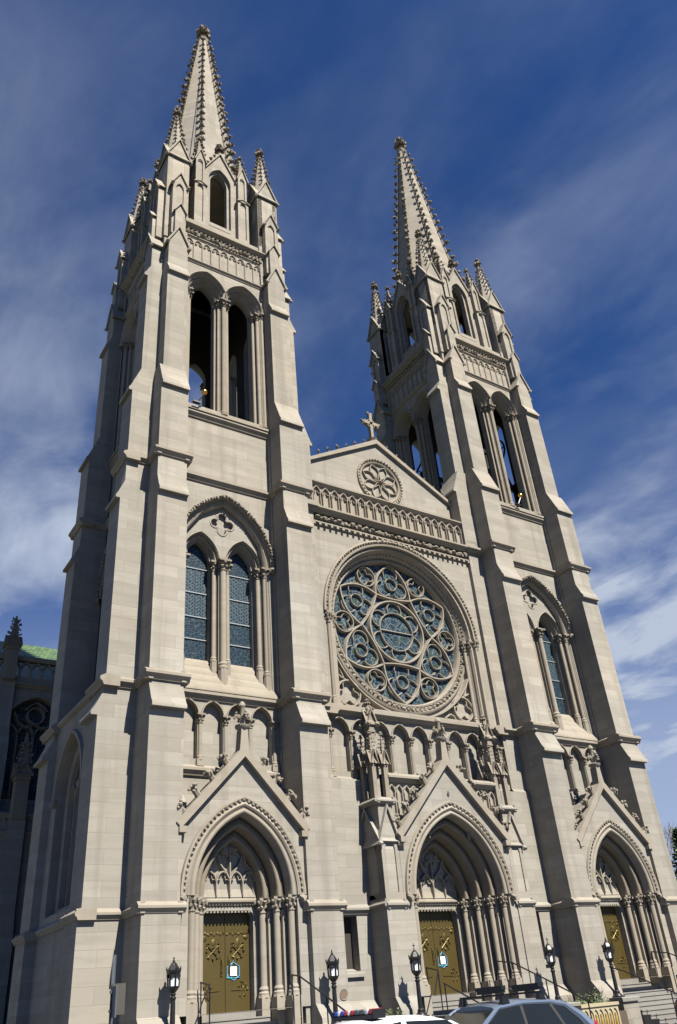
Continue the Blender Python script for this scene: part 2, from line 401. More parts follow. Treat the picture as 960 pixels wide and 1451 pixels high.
def gablet(mb, uc, hw, z0, ze, za, y0, y1, cop=0.09, knobs=True, rec=0.0):
    out = [(uc-hw, z0), (uc+hw, z0), (uc+hw, ze), (uc, za), (uc-hw, ze)]
    if rec:
        w = hw*.55; zt = ze-hw*.15; mb.plate(out, [arch_hole(w, w*1.6, zt-w*.9, z0+rec, uc, 6)], y0, y0+.09)
        mb.prism(out, y0+.09, y1)
        rib(mb, [p for p in arch(w*.98, w*1.5, zt-w*.95, uc, 6)], .035, y0+.0, y0+.09)
    else: mb.prism(out, y0, y1)
    o = .07
    sl = (za-ze)/hw
    coping(mb, [(uc-hw-o, ze-o*sl), (uc, za), (uc+hw+o, ze-o*sl)], y0-.1, y1, cop)
    if knobs:
        for sg in (-1, 1): mb.blob((uc+sg*(hw+.06), y0-.08, ze-.16), .11)
def string(mb, x0, x1, yw, z, p=.14, h=.2, back=.1, slope=.12):
    """moulded string course: weathered top, drip below, hollow"""
    mb.prism([(yw+back, z+slope), (yw, z+slope), (yw-p, z), (yw-p, z-h*.35), (yw-p*.55, z-h*.6), (yw-p*.3, z-h), (yw+back, z-h)], x0, x1, 'x')
def lumps(mb, x0, x1, y, z, step, r, sq=(1, .8, 1)):
    n = max(1, int((x1-x0)/step))
    for k in range(n): mb.blob((x0+(k+.5)*(x1-x0)/n, y, z+rnd.uniform(-.02, .02)), r*rnd.uniform(.85, 1.1), sq)
#SPLIT
# ------------------------------------------------------------------ ground
GZ = 0.52
def sheet(name, mat, x0, x1, y0, y1, z):
    mb = MB(); mb.face([(x0, y0, z), (x1, y0, z), (x1, y1, z), (x0, y1, z)])
    return tag(mb.build(name, mat, smooth=False), kind='structure')
sheet('ground', plain('dry_ground', (0.07, 0.07, 0.055), 0.95, 0, 0.25, 0.5), -1500, 1500, -1500, 1500, GZ-.03)
sheet('road', ASPH, -300, 300, -22.5, -9.6, GZ)
mk = MB()
for i in range(-30, 30): mk.box(i*6, i*6+3, -17.0, -16.88, GZ+.001, GZ+.004)
tag(mk.build('road_marking', plain('white_road_paint', (.7, .7, .68), .8), smooth=False), kind='structure')
mb = MB(); mb.box(-300, 300, -9.6, -4.9, GZ-.02, GZ+.14); mb.box(-300, 300, -26.5, -22.5, GZ-.02, GZ+.14)
tag(mb.build('pavement', CONC, smooth=False), kind='structure')
mb = MB(); mb.box(-60, 60, -4.9, 1.3, GZ-.02, GZ+.18)
tag(mb.build('forecourt', CONC, smooth=False), kind='structure')

# ------------------------------------------------------------------ cathedral
cath = empty('cathedral')
tag(cath, 'pale limestone gothic cathedral with twin crocketed spires and a great rose window', 'cathedral')
TY = 4.88
SX = (-9.0, 9.0)
def Y(y): return y-TY
def place2(o, sides=(0,), towers=(0, 1)):
    """o is built in tower coordinates facing front; set it on both towers (and turned to other sides)"""
    first = True; out = []
    for t in towers:
        for k in sides:
            c = o if first else copy_tree(o, cath)
            first = False
            c.location = (SX[t], TY, 0); c.rotation_euler.z = k*PI/2; out.append(c)
    return out
ZB = 0.3
def butt_profile(lo, hi):
    pts = [(Y(-.34), ZB), (Y(-.34), 1.93), (Y(-.30), 1.99), (Y(0), 2.34), (Y(0), 5.08), (Y(.1), 5.2), (Y(.1), 11.08), (Y(-.12), 11.08), (Y(-.12), 11.2), (Y(-.02), 11.33), (Y(.24), 11.9),
           (Y(.24), 12.3), (Y(.30), 12.45), (Y(.30), 19.76), (Y(.13), 19.76), (Y(.13), 19.88), (Y(.22), 20.02), (Y(.45), 20.62), (Y(.45), 21.8), (Y(.47), 21.95), (Y(.47), 25.3), (Y(.32), 25.3), (Y(.32), 25.44), (Y(.40), 25.56), (Y(.84), 26.75)]
    return pts
def buttress_pair(mb, z0=None):
    prof = butt_profile(0, 0)+[(Y(1.75), 26.75), (Y(1.75), ZB)]
    if z0 is not None:
        prof = [q for q in prof[:-2] if q[1] > z0]; prof = [(prof[0][0], z0)]+prof+[(Y(1.75), 26.75), (Y(1.75), z0)]
    for sg in (-1, 1):
        a, b = sorted((sg*2.24, sg*3.47)); mb.prism(prof, a, b, 'x')
    upper(mb)
def upper(mb):
    for sg in (-1, 1):
        a, b = sorted((sg*2.25, sg*3.30))
        mb.prism([(Y(.86), 26.7), (Y(.86), 32.74), (Y(.70), 32.74), (Y(.70), 32.88), (Y(.78), 33.0), (Y(1.0), 33.5), (Y(1.75), 33.5), (Y(1.75), 26.7)], a, b, 'x')
        a, b = sorted((sg*2.26, sg*3.26))
        gablet(mb, (a+b)/2, (b-a)/2, 33.5, 35.1, 36.25, Y(1.0), Y(2.1), .1)
# --- tower shell
def corner_core(mb, z0, z1, o=3.46, i=2.2):
    for sx in (-1, 1):
        for sy in (-1, 1):
            x0, x1 = sorted((sx*i, sx*o)); y0, y1 = sorted((sy*i, sy*o)); mb.box(x0, x1, y0, y1, z0, z1)
WALL = Y(1.6)
shell = MB()
front = MB(); buttress_pair(front)
inner = MB(); buttress_pair(inner, 21.85)
def shell_for(t):
    mb = MB()
    # sides: 0 front, 1 = turned 90 deg (facing +X), 2 back, 3 facing -X
    for k in range(4):
        nave_side = (t == 0 and k == 1) or (t == 1 and k == 3)
        mb.add(inner if nave_side else front, RZ(k*PI/2))
    corner_core(mb, ZB, 26.7); corner_core(mb, 26.7, 38.2, 3.30)
    one = MB()
    one.box(-2.24, 2.24, WALL, Y(2.6), 21.6, 25.4)
    a = four(one); mb.add(a)
    for k in range(1, 4):
        s = MB(); outer = (t == 0 and k == 3) or (t == 1 and k == 1)
        if outer: s.box(-2.24, 2.24, WALL+.02, Y(2.6), ZB, 12.42)
        else: s.box(-2.24, 2.24, WALL, Y(2.6), ZB, 21.6)
        mb.add(s, RZ(k*PI/2))
    mb.box(-2.3, 2.3, -2.3, 2.3, 24.6, 24.9); mb.box(-2.4, 2.4, -2.4, 2.4, 37.9, 38.25); mb.box(-2.3, 2.3, -2.3, 2.3, 12.2, 12.4)
    return mb
tow = []
for t in (0, 1):
    o = shell_for(t).build('tower', STONE, cath, loc=(SX[t], TY, 0)); tow.append(o)
# string courses going right round a tower
def strings():
    out = []
    for z, yf, p, h in ((5.12, 0.02, .14, .2), (12.36, .24, .20, .28), (21.88, .45, .20, .28)):
        one = MB()
        for sg in (-1, 1):
            a, b = sorted((sg*2.24, sg*3.47))
            string(one, a-(p if 1 else 0), b+p, Y(yf), z, p, h, .5)
            # returns along the buttress flanks
            for e, dr in ((sg*3.47, sg), (sg*2.24, -sg)):
                w = p-.004; q = [(e-dr*.1, z+.116), (e, z+.116), (e+dr*w, z-.004), (e+dr*w, z-h*.35), (e+dr*w*.5, z-h*.6), (e+dr*w*.3, z-h+.004), (e-dr*.1, z-h+.004)]
                one.prism(q, Y(yf)-p*.5, Y(1.62))
        if z > 6: string(one, -2.24, 2.24, WALL, z, p, h)
        out.append(one)
    return out
for mb_ in strings(): place2(mb_.build('string_course', TRIM, cath), (0, 1, 2, 3))
# --- belfry openings (four sides)
BX, BW, BH, BS = 1.02, .64, .98, 32.95
bw = MB()
bw.plate([(-2.26, 25.4), (2.26, 25.4), (2.26, 38.2), (-2.26, 38.2)], [arch_hole(BW, BH, BS, 25.75, sx*BX, 12, .33) for sx in (-1, 1)], WALL, Y(1.95))
bw.plate([(-2.26, 25.4), (2.26, 25.4), (2.26, 38.2), (-2.26, 38.2)], [arch_hole(BW, BH, BS, 25.8, sx*BX, 12, .0) for sx in (-1, 1)], Y(2.08), Y(2.3))
bwo = bw.build('belfry_wall', STONE, cath)
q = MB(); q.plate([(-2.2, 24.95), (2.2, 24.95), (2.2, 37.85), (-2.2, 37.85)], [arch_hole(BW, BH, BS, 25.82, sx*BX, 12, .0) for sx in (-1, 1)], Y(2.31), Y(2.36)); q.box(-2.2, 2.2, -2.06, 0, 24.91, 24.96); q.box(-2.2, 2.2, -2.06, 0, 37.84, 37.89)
q.build('belfry_shade_lining', INNER_SHADE, bwo)  # dark lining added so the belfry inside reads as unlit
bo = MB()
for sx in (-1, 1):
    x = sx*BX
    prof = [(.50, Y(1.55)), (.46, Y(1.5)), (.40, Y(1.52)), (.35, Y(1.60)), (.33, Y(1.62)), (.30, Y(1.74)), (.25, Y(1.69)), (.21, Y(1.74)), (.20, Y(1.83)), (.15, Y(1.88)), (.14, Y(1.94)), (.08, Y(1.9)), (.04, Y(1.95)), (.03, Y(2.05)), (.0, Y(2.12))]
    sweep_arch(bo, BW, BH, BS, prof, x, 12)
    sweep_arch(bo, BW, BH, BS, [p for p in prof if p[0] < .41], x, 4, 25.7)
    hood = [(.50, Y(1.6)), (.53, Y(1.45)), (.47, Y(1.40)), (.41, Y(1.46)), (.39, Y(1.62))]
    sweep_arch(bo, BW, BH, BS, hood, x, 12)
for x in (0, -2*BX, 2*BX): bo.blob((min(2.1, max(-2.1, x)), Y(1.48), BS+.55*(x == 0)), .13)
# sloped sill
bo.prism([(Y(1.35), 25.3), (Y(1.35), 25.42), (Y(2.3), 25.80), (Y(2.3), 25.3)], -2.24, 2.24, 'x')
string(bo, -2.24, 2.24, WALL, 25.28, .2, .3, .3, .25)
boo = bo.build('belfry_arch', TRIM, bwo)
for x, y, r in ((0, 1.64, .12), (.22, 1.80, .08), (-.22, 1.80, .08), (BX+BW+.25, 1.70, .095), (-BX-BW-.25, 1.70, .095), (BX+BW+.09, 1.89, .08), (-BX-BW-.09, 1.89, .08), (2.12, 1.6, .09), (-2.12, 1.6, .09), (.34, 1.96, .06), (-.34, 1.96, .06)):
    q = MB(); shaft(q, x, Y(y), 25.5+(y-1.35)*.4, BS, r, caph=.36); sh_ = q.build('belfry_shaft', TRIM, bwo)
    if abs(x) < 2.1 and abs(x) != .34:
        q = MB(); capital(q, x, Y(y), BS+.02, r*1.1, .36); q.build('belfry_capital', CARVE, bwo)
place2(bwo, (0, 1, 2, 3))
# --- frieze of little arches + cornice (four sides)
fr = MB()
string(fr, -2.24, 2.24, WALL, 35.12, .13, .2)
n = 9; st = 4.4/n
for k in range(n):
    x = -2.2+(k+.5)*st
    rib(fr, [(x-st/2, 35.25), (x-st/2, 36.35)], .05, WALL-.07, WALL)
    rib(fr, arch(st/2-.03, .34, 36.3, x, 6), .05, WALL-.07, WALL)
    for sg in (-1, 1): rib(fr, [(x+sg*(st/2-.04), 36.36), (x+sg*.09, 36.3), (x+sg*.05, 36.42)], .035, WALL-.06, WALL)
fr.box(-2.24, -2.12, WALL-.12, WALL, 35.2, 36.8); fr.box(2.12, 2.24, WALL-.12, WALL, 35.2, 36.8)
string(fr, -2.24, 2.24, WALL, 36.88, .1, .14)
string(fr, -2.3, 2.3, WALL-.1, 37.45, .3, .22, .6, .2)
place2(fr.build('cornice', TRIM, cath), (0, 1, 2, 3))
fl = MB(); lumps(fl, -2.2, 2.2, WALL-.1, 37.03, .2, .15); lumps(fl, -2.2, 2.2, WALL-.16, 37.14, .23, .1)
place2(fl.build('foliage_frieze', CARVE, cath), (0, 1, 2, 3))
# --- corner pinnacles (one per corner)
TZ = 2.73
pn = MB()
pn.box(TZ-.63, TZ+.63, -TZ-.63, -TZ+.63, 36.0, 38.3)
base = MB()
hw = .62
for k in range(4):
    g = MB(); gablet(g, 0, hw, 38.2, 42.75, 44.25, -hw-.012*(k % 2), -.0, .08, True, .5); base.add(g, RZ(k*PI/2))
# lower pilasters with their own gablets on the two outer faces
for rot in (0, 1):
    g = MB(); gablet(g, .06*(1 if rot else -1)*0, .385, 36.0, 40.0, 40.85, -hw-.34, -hw+.02, .07, True, .4); base.add(g, RZ(rot*PI/2))
    g = MB(); gablet(g, .0, .26, 35.6, 37.6, 38.1, -hw-.52, -hw-.3, .05, False); base.add(g, RZ(rot*PI/2))
pn.add(base, Matrix.Translation((TZ, -TZ, 0)))
pno = pn.build('pinnacle', STONE, cath)
sp = MB()
sp.rows([[(TZ+r*math.cos(PI/8+k*PI/4), -TZ+r*math.sin(PI/8+k*PI/4), z) for k in range(8)] for r, z in ((.66, 42.9), (.50, 44.2), (.12, 47.25))], True, True)
for k in range(8):
    a = PI/8+k*PI/4
    for j in range(7):
        z = 44.35+j*.44; r = .50*(47.6-z)/3.4+.02
        crocket(sp, (TZ+r*math.cos(a), -TZ+r*math.sin(a), z), (math.cos(a), math.sin(a), 0), .16)
finial(sp, (TZ, -TZ, 47.1), .33, 1.25)
spo = sp.build('spirelet', CARVE, pno)
spo.data.materials.append(STONE)
for p in spo.data.polygons[:26]: p.material_index = 1
place2(pno, (0, 1, 2, 3))
# --- octagonal lantern
AP = 2.80; HS = AP*math.tan(PI/8)
ln = MB()
for k in range(8):
    p = MB()
    p.plate([(-HS, 38.2), (HS, 38.2), (HS, 44.3), (-HS, 44.3)], [arch_hole(.52, .95, 43.1 if k % 2 == 0 else 42.7, 39.5, 0, 8, .0)], -AP+.2, -AP+.55)
    if k % 2 == 0:
        p.plate([(-HS, 38.2), (HS, 38.2), (HS, 43.3), (1.02, 43.55), (0, 45.6), (-1.02, 43.55), (-HS, 43.3)], [arch_hole(.52, .95, 43.1, 39.3, 0, 10, .16)], -AP, -AP+.2)
        coping(p, [(-1.1, 43.42), (0, 45.6), (1.1, 43.42)], -AP-.1, -AP+.5, .09)
        p.prism([(-AP-.02, 39.0), (-AP-.02, 39.1), (-AP+.6, 39.55), (-AP+.6, 39.0)], -.66, .66, 'x')
    ln.add(p, RZ(k*PI/4))
ln.rev([(3.0, 38.0), (3.0, 38.35)], 8, (0, 0), PI/8)
ln.rev([(2.9, 44.2), (2.9, 44.5)], 8, (0, 0), PI/8)
lno = ln.build('spire_lantern', STONE, cath)
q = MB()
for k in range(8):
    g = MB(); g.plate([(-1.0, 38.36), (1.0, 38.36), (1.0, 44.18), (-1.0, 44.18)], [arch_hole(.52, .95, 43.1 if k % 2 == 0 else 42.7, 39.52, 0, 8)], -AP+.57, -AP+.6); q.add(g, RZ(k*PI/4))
q.build('lantern_shade_lining', INNER_SHADE, lno)  # added dark lining, interior shade painted as colour
gf = MB()
for k in range(4):
    g = MB(); finial(g, (0, -AP+.1, 45.55), .34, 1.3)
    for sg in (-1, 1):
        for j in range(4):
            f = .2+j*.2; crocket(g, (sg*1.02*(1-f), -AP+.05, 43.55+2.05*f+.1), Vector((sg*.9, 0, .43)).normalized(), .19)
    q = MB(); q.add(g, RZ(k*PI/2)); q.build('gable_finial', CARVE, lno)
# piers with little spirelets at the lantern corners
pr_ = MB(); prs = MB()
for k in range(4):
    for sg in (-1, 1):
        g = MB(); x = sg*1.32; y0 = -AP-.30
        gablet(g, x, .33, 38.2, 41.72, 41.9, y0, y0+.6, .03, False, .45)
        g.box(x-.36, x+.36, y0-.05, y0+.62, 41.72, 41.86)
        gablet(g, x, .27, 41.86, 44.0, 44.85, y0+.06, y0+.6, .06, False, .2)
        g.prism([(x, y0+.05), (x-.3, y0+.05), (x-.3, y0+.6), (x, y0+.6)], 41.9, 44.0, 'z') if 0 else None
        q = MB(); q.add(g, RZ(k*PI/2)); q.build('lantern_pier', STONE, lno)
        h = MB(); cx, cy = x, y0+.36
        h.rows([[(cx+r*math.cos(q*PI/2+PI/4), cy+r*math.sin(q*PI/2+PI/4), z) for q in range(4)] for r, z in ((.36, 43.9), (.3, 44.5), (.05, 46.1))], True, True)
        for q in range(4):
            a = q*PI/2+PI/4
            for j in range(4):
                z = 44.6+j*.36; r = .3*(46.15-z)/1.6
                crocket(h, (cx+r*math.cos(a), cy+r*math.sin(a), z), (math.cos(a), math.sin(a), 0), .15)
        finial(h, (cx, cy, 45.95), .2, .55)
        q = MB(); q.add(h, RZ(k*PI/2)); q.build('lantern_pinnacle', CARVE, lno)
place2(lno)
# --- spire
SR, SZ0, SZ1 = 2.47, 44.4, 62.7
ST = .29
spi = MB()
spi.rows([[(r*math.cos(PI/8+k*PI/4), r*math.sin(PI/8+k*PI/4), z) for k in range(8)] for r, z in ((SR, SZ0), (ST, SZ1))], True, True)
spio = spi.build('spire', STONE, cath, smooth=False)
for k in range(8):
    r_b = MB(); a = PI/8+k*PI/4; ca, sa = math.cos(a), math.sin(a)
    r_b.tube([(ca*SR, sa*SR, SZ0), (ca*ST, sa*ST, SZ1)], [.10, .06], 6)
    for j in range(20):
        z = 45.4+j*.86; r = SR+(ST-SR)*(z-SZ0)/(SZ1-SZ0)+.05
        crocket(r_b, (ca*r, sa*r, z), (ca, sa, 0), .34-.005*j)
    r_b.build('crocketed_rib', CARVE, spio)
fi = MB(); finial(fi, (0, 0, 62.6), .62, 2.05); fi.rev([(.34, 62.5), (.42, 62.66), (.40, 62.75), (.2, 62.9)], 8); fi.tube([(0, 0, 64.4), (0, 0, 64.85)], .03, 5)
fi.build('finial', CARVE, spio)
place2(spio)

# --- stage two window (front, and outer sides)
wz0 = 12.45
ww = MB()
W0, H0, S0 = 1.9, 2.72, 18.1
ww.plate([(-2.26, wz0), (2.26, wz0), (2.26, 21.7), (-2.26, 21.7)], [arch_hole(W0, H0, S0, 12.75, 0, 14, .12)], WALL, Y(1.85))
qf = []
def quatre(cx, cz, r, n=8):
    pts = []
    for k in range(4):
        a = k*PI/2; c = (cx+r*.62*math.cos(a), cz+r*.62*math.sin(a))
        for j in range(n+1):
            b = a-PI*.68+PI*1.36*j/n; pts.append((c[0]+r*.42*math.cos(b), c[1]+r*.42*math.sin(b)))
    return pts
def foil(cx, cz, r, m=3, a0=PI/2, n=8, rr=.5, off=.55, sp=.66):
    pts = []
    for k in range(m):
        a = a0+k*2*PI/m; c = (cx+r*off*math.cos(a), cz+r*off*math.sin(a))
        for j in range(n+1):
            b = a-PI*sp+2*PI*sp*j/n; pts.append((c[0]+r*rr*math.cos(b), c[1]+r*rr*math.sin(b)))
    return pts
LX = .96
ww.plate(arch_hole(W0, H0, S0, 12.6, 0, 14, .14), [arch_hole(.56, .95, S0, 12.9, s*LX, 10, .24) for s in (-1, 1)]+[quatre(0, 19.93, .52)], Y(1.85), Y(2.1))
ww.box(-.7, .7, Y(2.0), Y(2.2), 19.3, 20.6)
ww.plate(arch_hole(W0, H0, S0, 12.6, 0, 14, .14), [arch_hole(.56, .95, S0, 13.6, s*LX, 10, .0) for s in (-1, 1)], Y(2.2), Y(2.55))
wo_ = ww.build('tower_window', STONE, cath)
wt = MB()
sweep_arch(wt, W0, H0, S0, [(.14, Y(1.55)), (.12, Y(1.62)), (.06, Y(1.66)), (.02, Y(1.60)), (-.05, Y(1.68)), (-.06, Y(1.8)), (.04, Y(1.87))], 0, 14)
sweep_arch(wt, W0, H0, S0, [(.14, Y(1.62)), (.06, Y(1.66)), (.02, Y(1.60)), (-.05, Y(1.68)), (-.06, Y(1.8)), (.04, Y(1.87))], 0, 3, 12.8)
sweep_arch(wt, W0, H0, S0, [(.16, Y(1.6)), (.18, Y(1.46)), (.34, Y(1.42)), (.38, Y(1.5)), (.38, Y(1.6))], 0, 14)
for s in (-1, 1):
    sweep_arch(wt, .56, .95, S0, [(.3, Y(1.85)), (.27, Y(1.81)), (.24, Y(1.86)), (.22, Y(2.0)), (.15, Y(1.97)), (.1, Y(2.05)), (.09, Y(2.2)), (.0, Y(2.28))], s*LX, 10)
    sweep_arch(wt, .56, .95, S0, [(.22, Y(2.0)), (.09, Y(2.2)), (.0, Y(2.28))], s*LX, 3, 13.3)
rib(wt, quatre(0, 19.93, .53), .05, Y(1.82), Y(1.86), True)
for k, (y, z) in enumerate(((1.40, 12.5), (1.62, 12.86), (1.84, 13.22), (2.05, 13.58))):
    wt.prism([(Y(y), z-.1), (Y(y), z), (Y(y+.24), z+.34), (Y(2.6), z+.34), (Y(2.6), z-.1)], -2.24+.16*k, 2.24-.16*k, 'x')
wt.build('window_moulding', TRIM, wo_)
wh = MB()
a = arch(W0, H0, S0, 0, 26, .27)
for p in a: wh.blob((p[0], Y(1.40), p[1]), .085)
for s in (-1, 1): wh.blob((s*2.14, Y(1.42), S0-.12), .16)
for x, y, r in ((0, 1.78, .13), (.3, 2.02, .09), (-.3, 2.02, .09), (1.66, 1.93, .1), (-1.66, 1.93, .1), (1.88, 1.74, .1), (-1.88, 1.74, .1)):
    q = MB(); capital(q, x, Y(y), S0+.03, r*1.05, .42); q.build('window_capital', CARVE, wo_)
wh.build('window_carving', CARVE, wo_)
for x, y, r in ((0, 1.78, .13), (.3, 2.02, .09), (-.3, 2.02, .09), (1.66, 1.93, .1), (-1.66, 1.93, .1), (1.88, 1.74, .1), (-1.88, 1.74, .1)):
    q = MB(); zb = 13.0+(y-1.6)*1.4
    q.rev([(r*1.5, zb-.5), (r*1.5, zb+.25)], 8, (x, Y(y))); shaft(q, x, Y(y), zb+.2, S0-.3, r, cap=False)
    q.build('shaft', TRIM, wo_)
for s in (-1, 1):
    q = MB(); q.plate(arch_hole(.56, .95, S0, 13.7, s*LX, 10, .05), [], Y(2.44), Y(2.46)); g = q.build('glass_pane', LGLASS, wo_, smooth=False)
    q = MB()
    for z in (14.8, 15.75, 16.8, 17.9): q.box(s*LX-.6, s*LX+.6, Y(2.40), Y(2.44), z-.018, z+.018)
    q.build('glazing_bar', plain('lead_bar', (.2, .22, .235), .6) if s < 0 else bpy.data.materials['lead_bar'], wo_, smooth=False)
place2(wo_, (0,))
c = copy_tree(wo_, cath); c.rotation_euler.z = 3*PI/2          # west side of the left tower
c.location = (SX[0], TY, 0)
c = copy_tree(wo_, cath); c.rotation_euler.z = PI/2; c.location = (SX[1], TY, 0)
# --- blind arcade beneath the window
def arcade(name, xs, half, z0=9.9, extra=0.0, cut=None):
    pl = MB(); x0, x1 = -half, half
    holes = [arch_hole(.40, .52, 11.53, z0+.05, x, 8) for x in xs]
    pl.plate([(x0, 9.5), (x1, 9.5), (x1, 12.3), (x0, 12.3)], holes, WALL, WALL+.26)
    pl.box(x0, x1, WALL+.25, WALL+.6, 9.4, 12.3)
    o = pl.build(name, STONE, cath)
    m = MB()
    for x in xs:
        sweep_arch(m, .40, .52, 11.53, [(.07, WALL), (.06, WALL-.05), (.02, WALL-.05), (-.02, WALL+.04), (-.01, WALL+.2)], x, 8)
    string(m, x0, x1, WALL, 9.62, .17, .26)
    m.build('arcade_moulding', TRIM, o)
    cx = sorted(set([round(x-.5, 2) for x in xs]+[round(x+.5, 2) for x in xs]))
    for x in cx:
        x = max(x0+.1, min(x1-.1, x))
        sh = MB(); shaft(sh, x, WALL-.0, z0-.0, 11.3, .078, cap=False); sh.box(x-.14, x+.14, WALL-.1, WALL+.1, z0-.2, z0+.02); sh.build('arcade_column', TRIM, o)
        cp = MB(); capital(cp, x, WALL, 11.56, .085, .32, .16); cp.build('arcade_capital', CARVE, o)
    return o
ar = arcade('blind_arcade', (-1.5, -.5, .5, 1.5), 2.24)
place2(ar)
#SPLIT
# --- lower outer bays: projecting wall with a tall pointed window (left side of left tower, right side of right tower)
lb = MB(); LY = -4.5
lb.plate([(-2.26, ZB), (2.26, ZB), (2.26, 12.2), (-2.26, 12.2)], [arch_hole(1.35, 1.9, 9.4, 5.55, 0, 12, .15)], LY, LY+.3)
lb.plate([(-2.26, ZB), (2.26, ZB), (2.26, 12.2), (-2.26, 12.2)], [arch_hole(1.35, 1.9, 9.4, 5.75, 0, 12, -.25)], LY+.3, LY+.6)
lb.prism([(LY, 12.2), (LY-.14, 12.3), (LY-.14, 12.42), (WALL+.05, 13.6), (WALL+.05, 12.2)], -2.24, 2.24, 'x')
string(lb, -2.24, 2.24, LY, 5.2, .13, .2)
lbo = lb.build('side_bay', STONE, cath)
q = MB()
sweep_arch(q, 1.35, 1.9, 9.4, [(.15, LY), (.17, LY-.12), (.3, LY-.12), (.33, LY)], 0, 12)
for s in (-1, 1): q.blob((s*1.6, LY-.08, 9.3), .16)
for x in (-.37, .37): rib(q, [(x, 5.7), (x, 9.6)], .06, LY+.32, LY+.5)
for x in (-.74, 0, .74): rib(q, arch(.37, .6, 9.2, x, 6), .05, LY+.32, LY+.5)
q.build('side_window_tracery', TRIM, lbo)
q = MB(); q.plate(arch_hole(1.35, 1.9, 9.4, 5.7, 0, 12, -.2), [], LY+.5, LY+.52); q.build('glass_pane', GLASS, lbo, smooth=False)
lbo.location = (SX[0], TY, 0); lbo.rotation_euler.z = 3*PI/2
c = copy_tree(lbo, cath); c.location = (SX[1], TY, 0); c.rotation_euler.z = PI/2

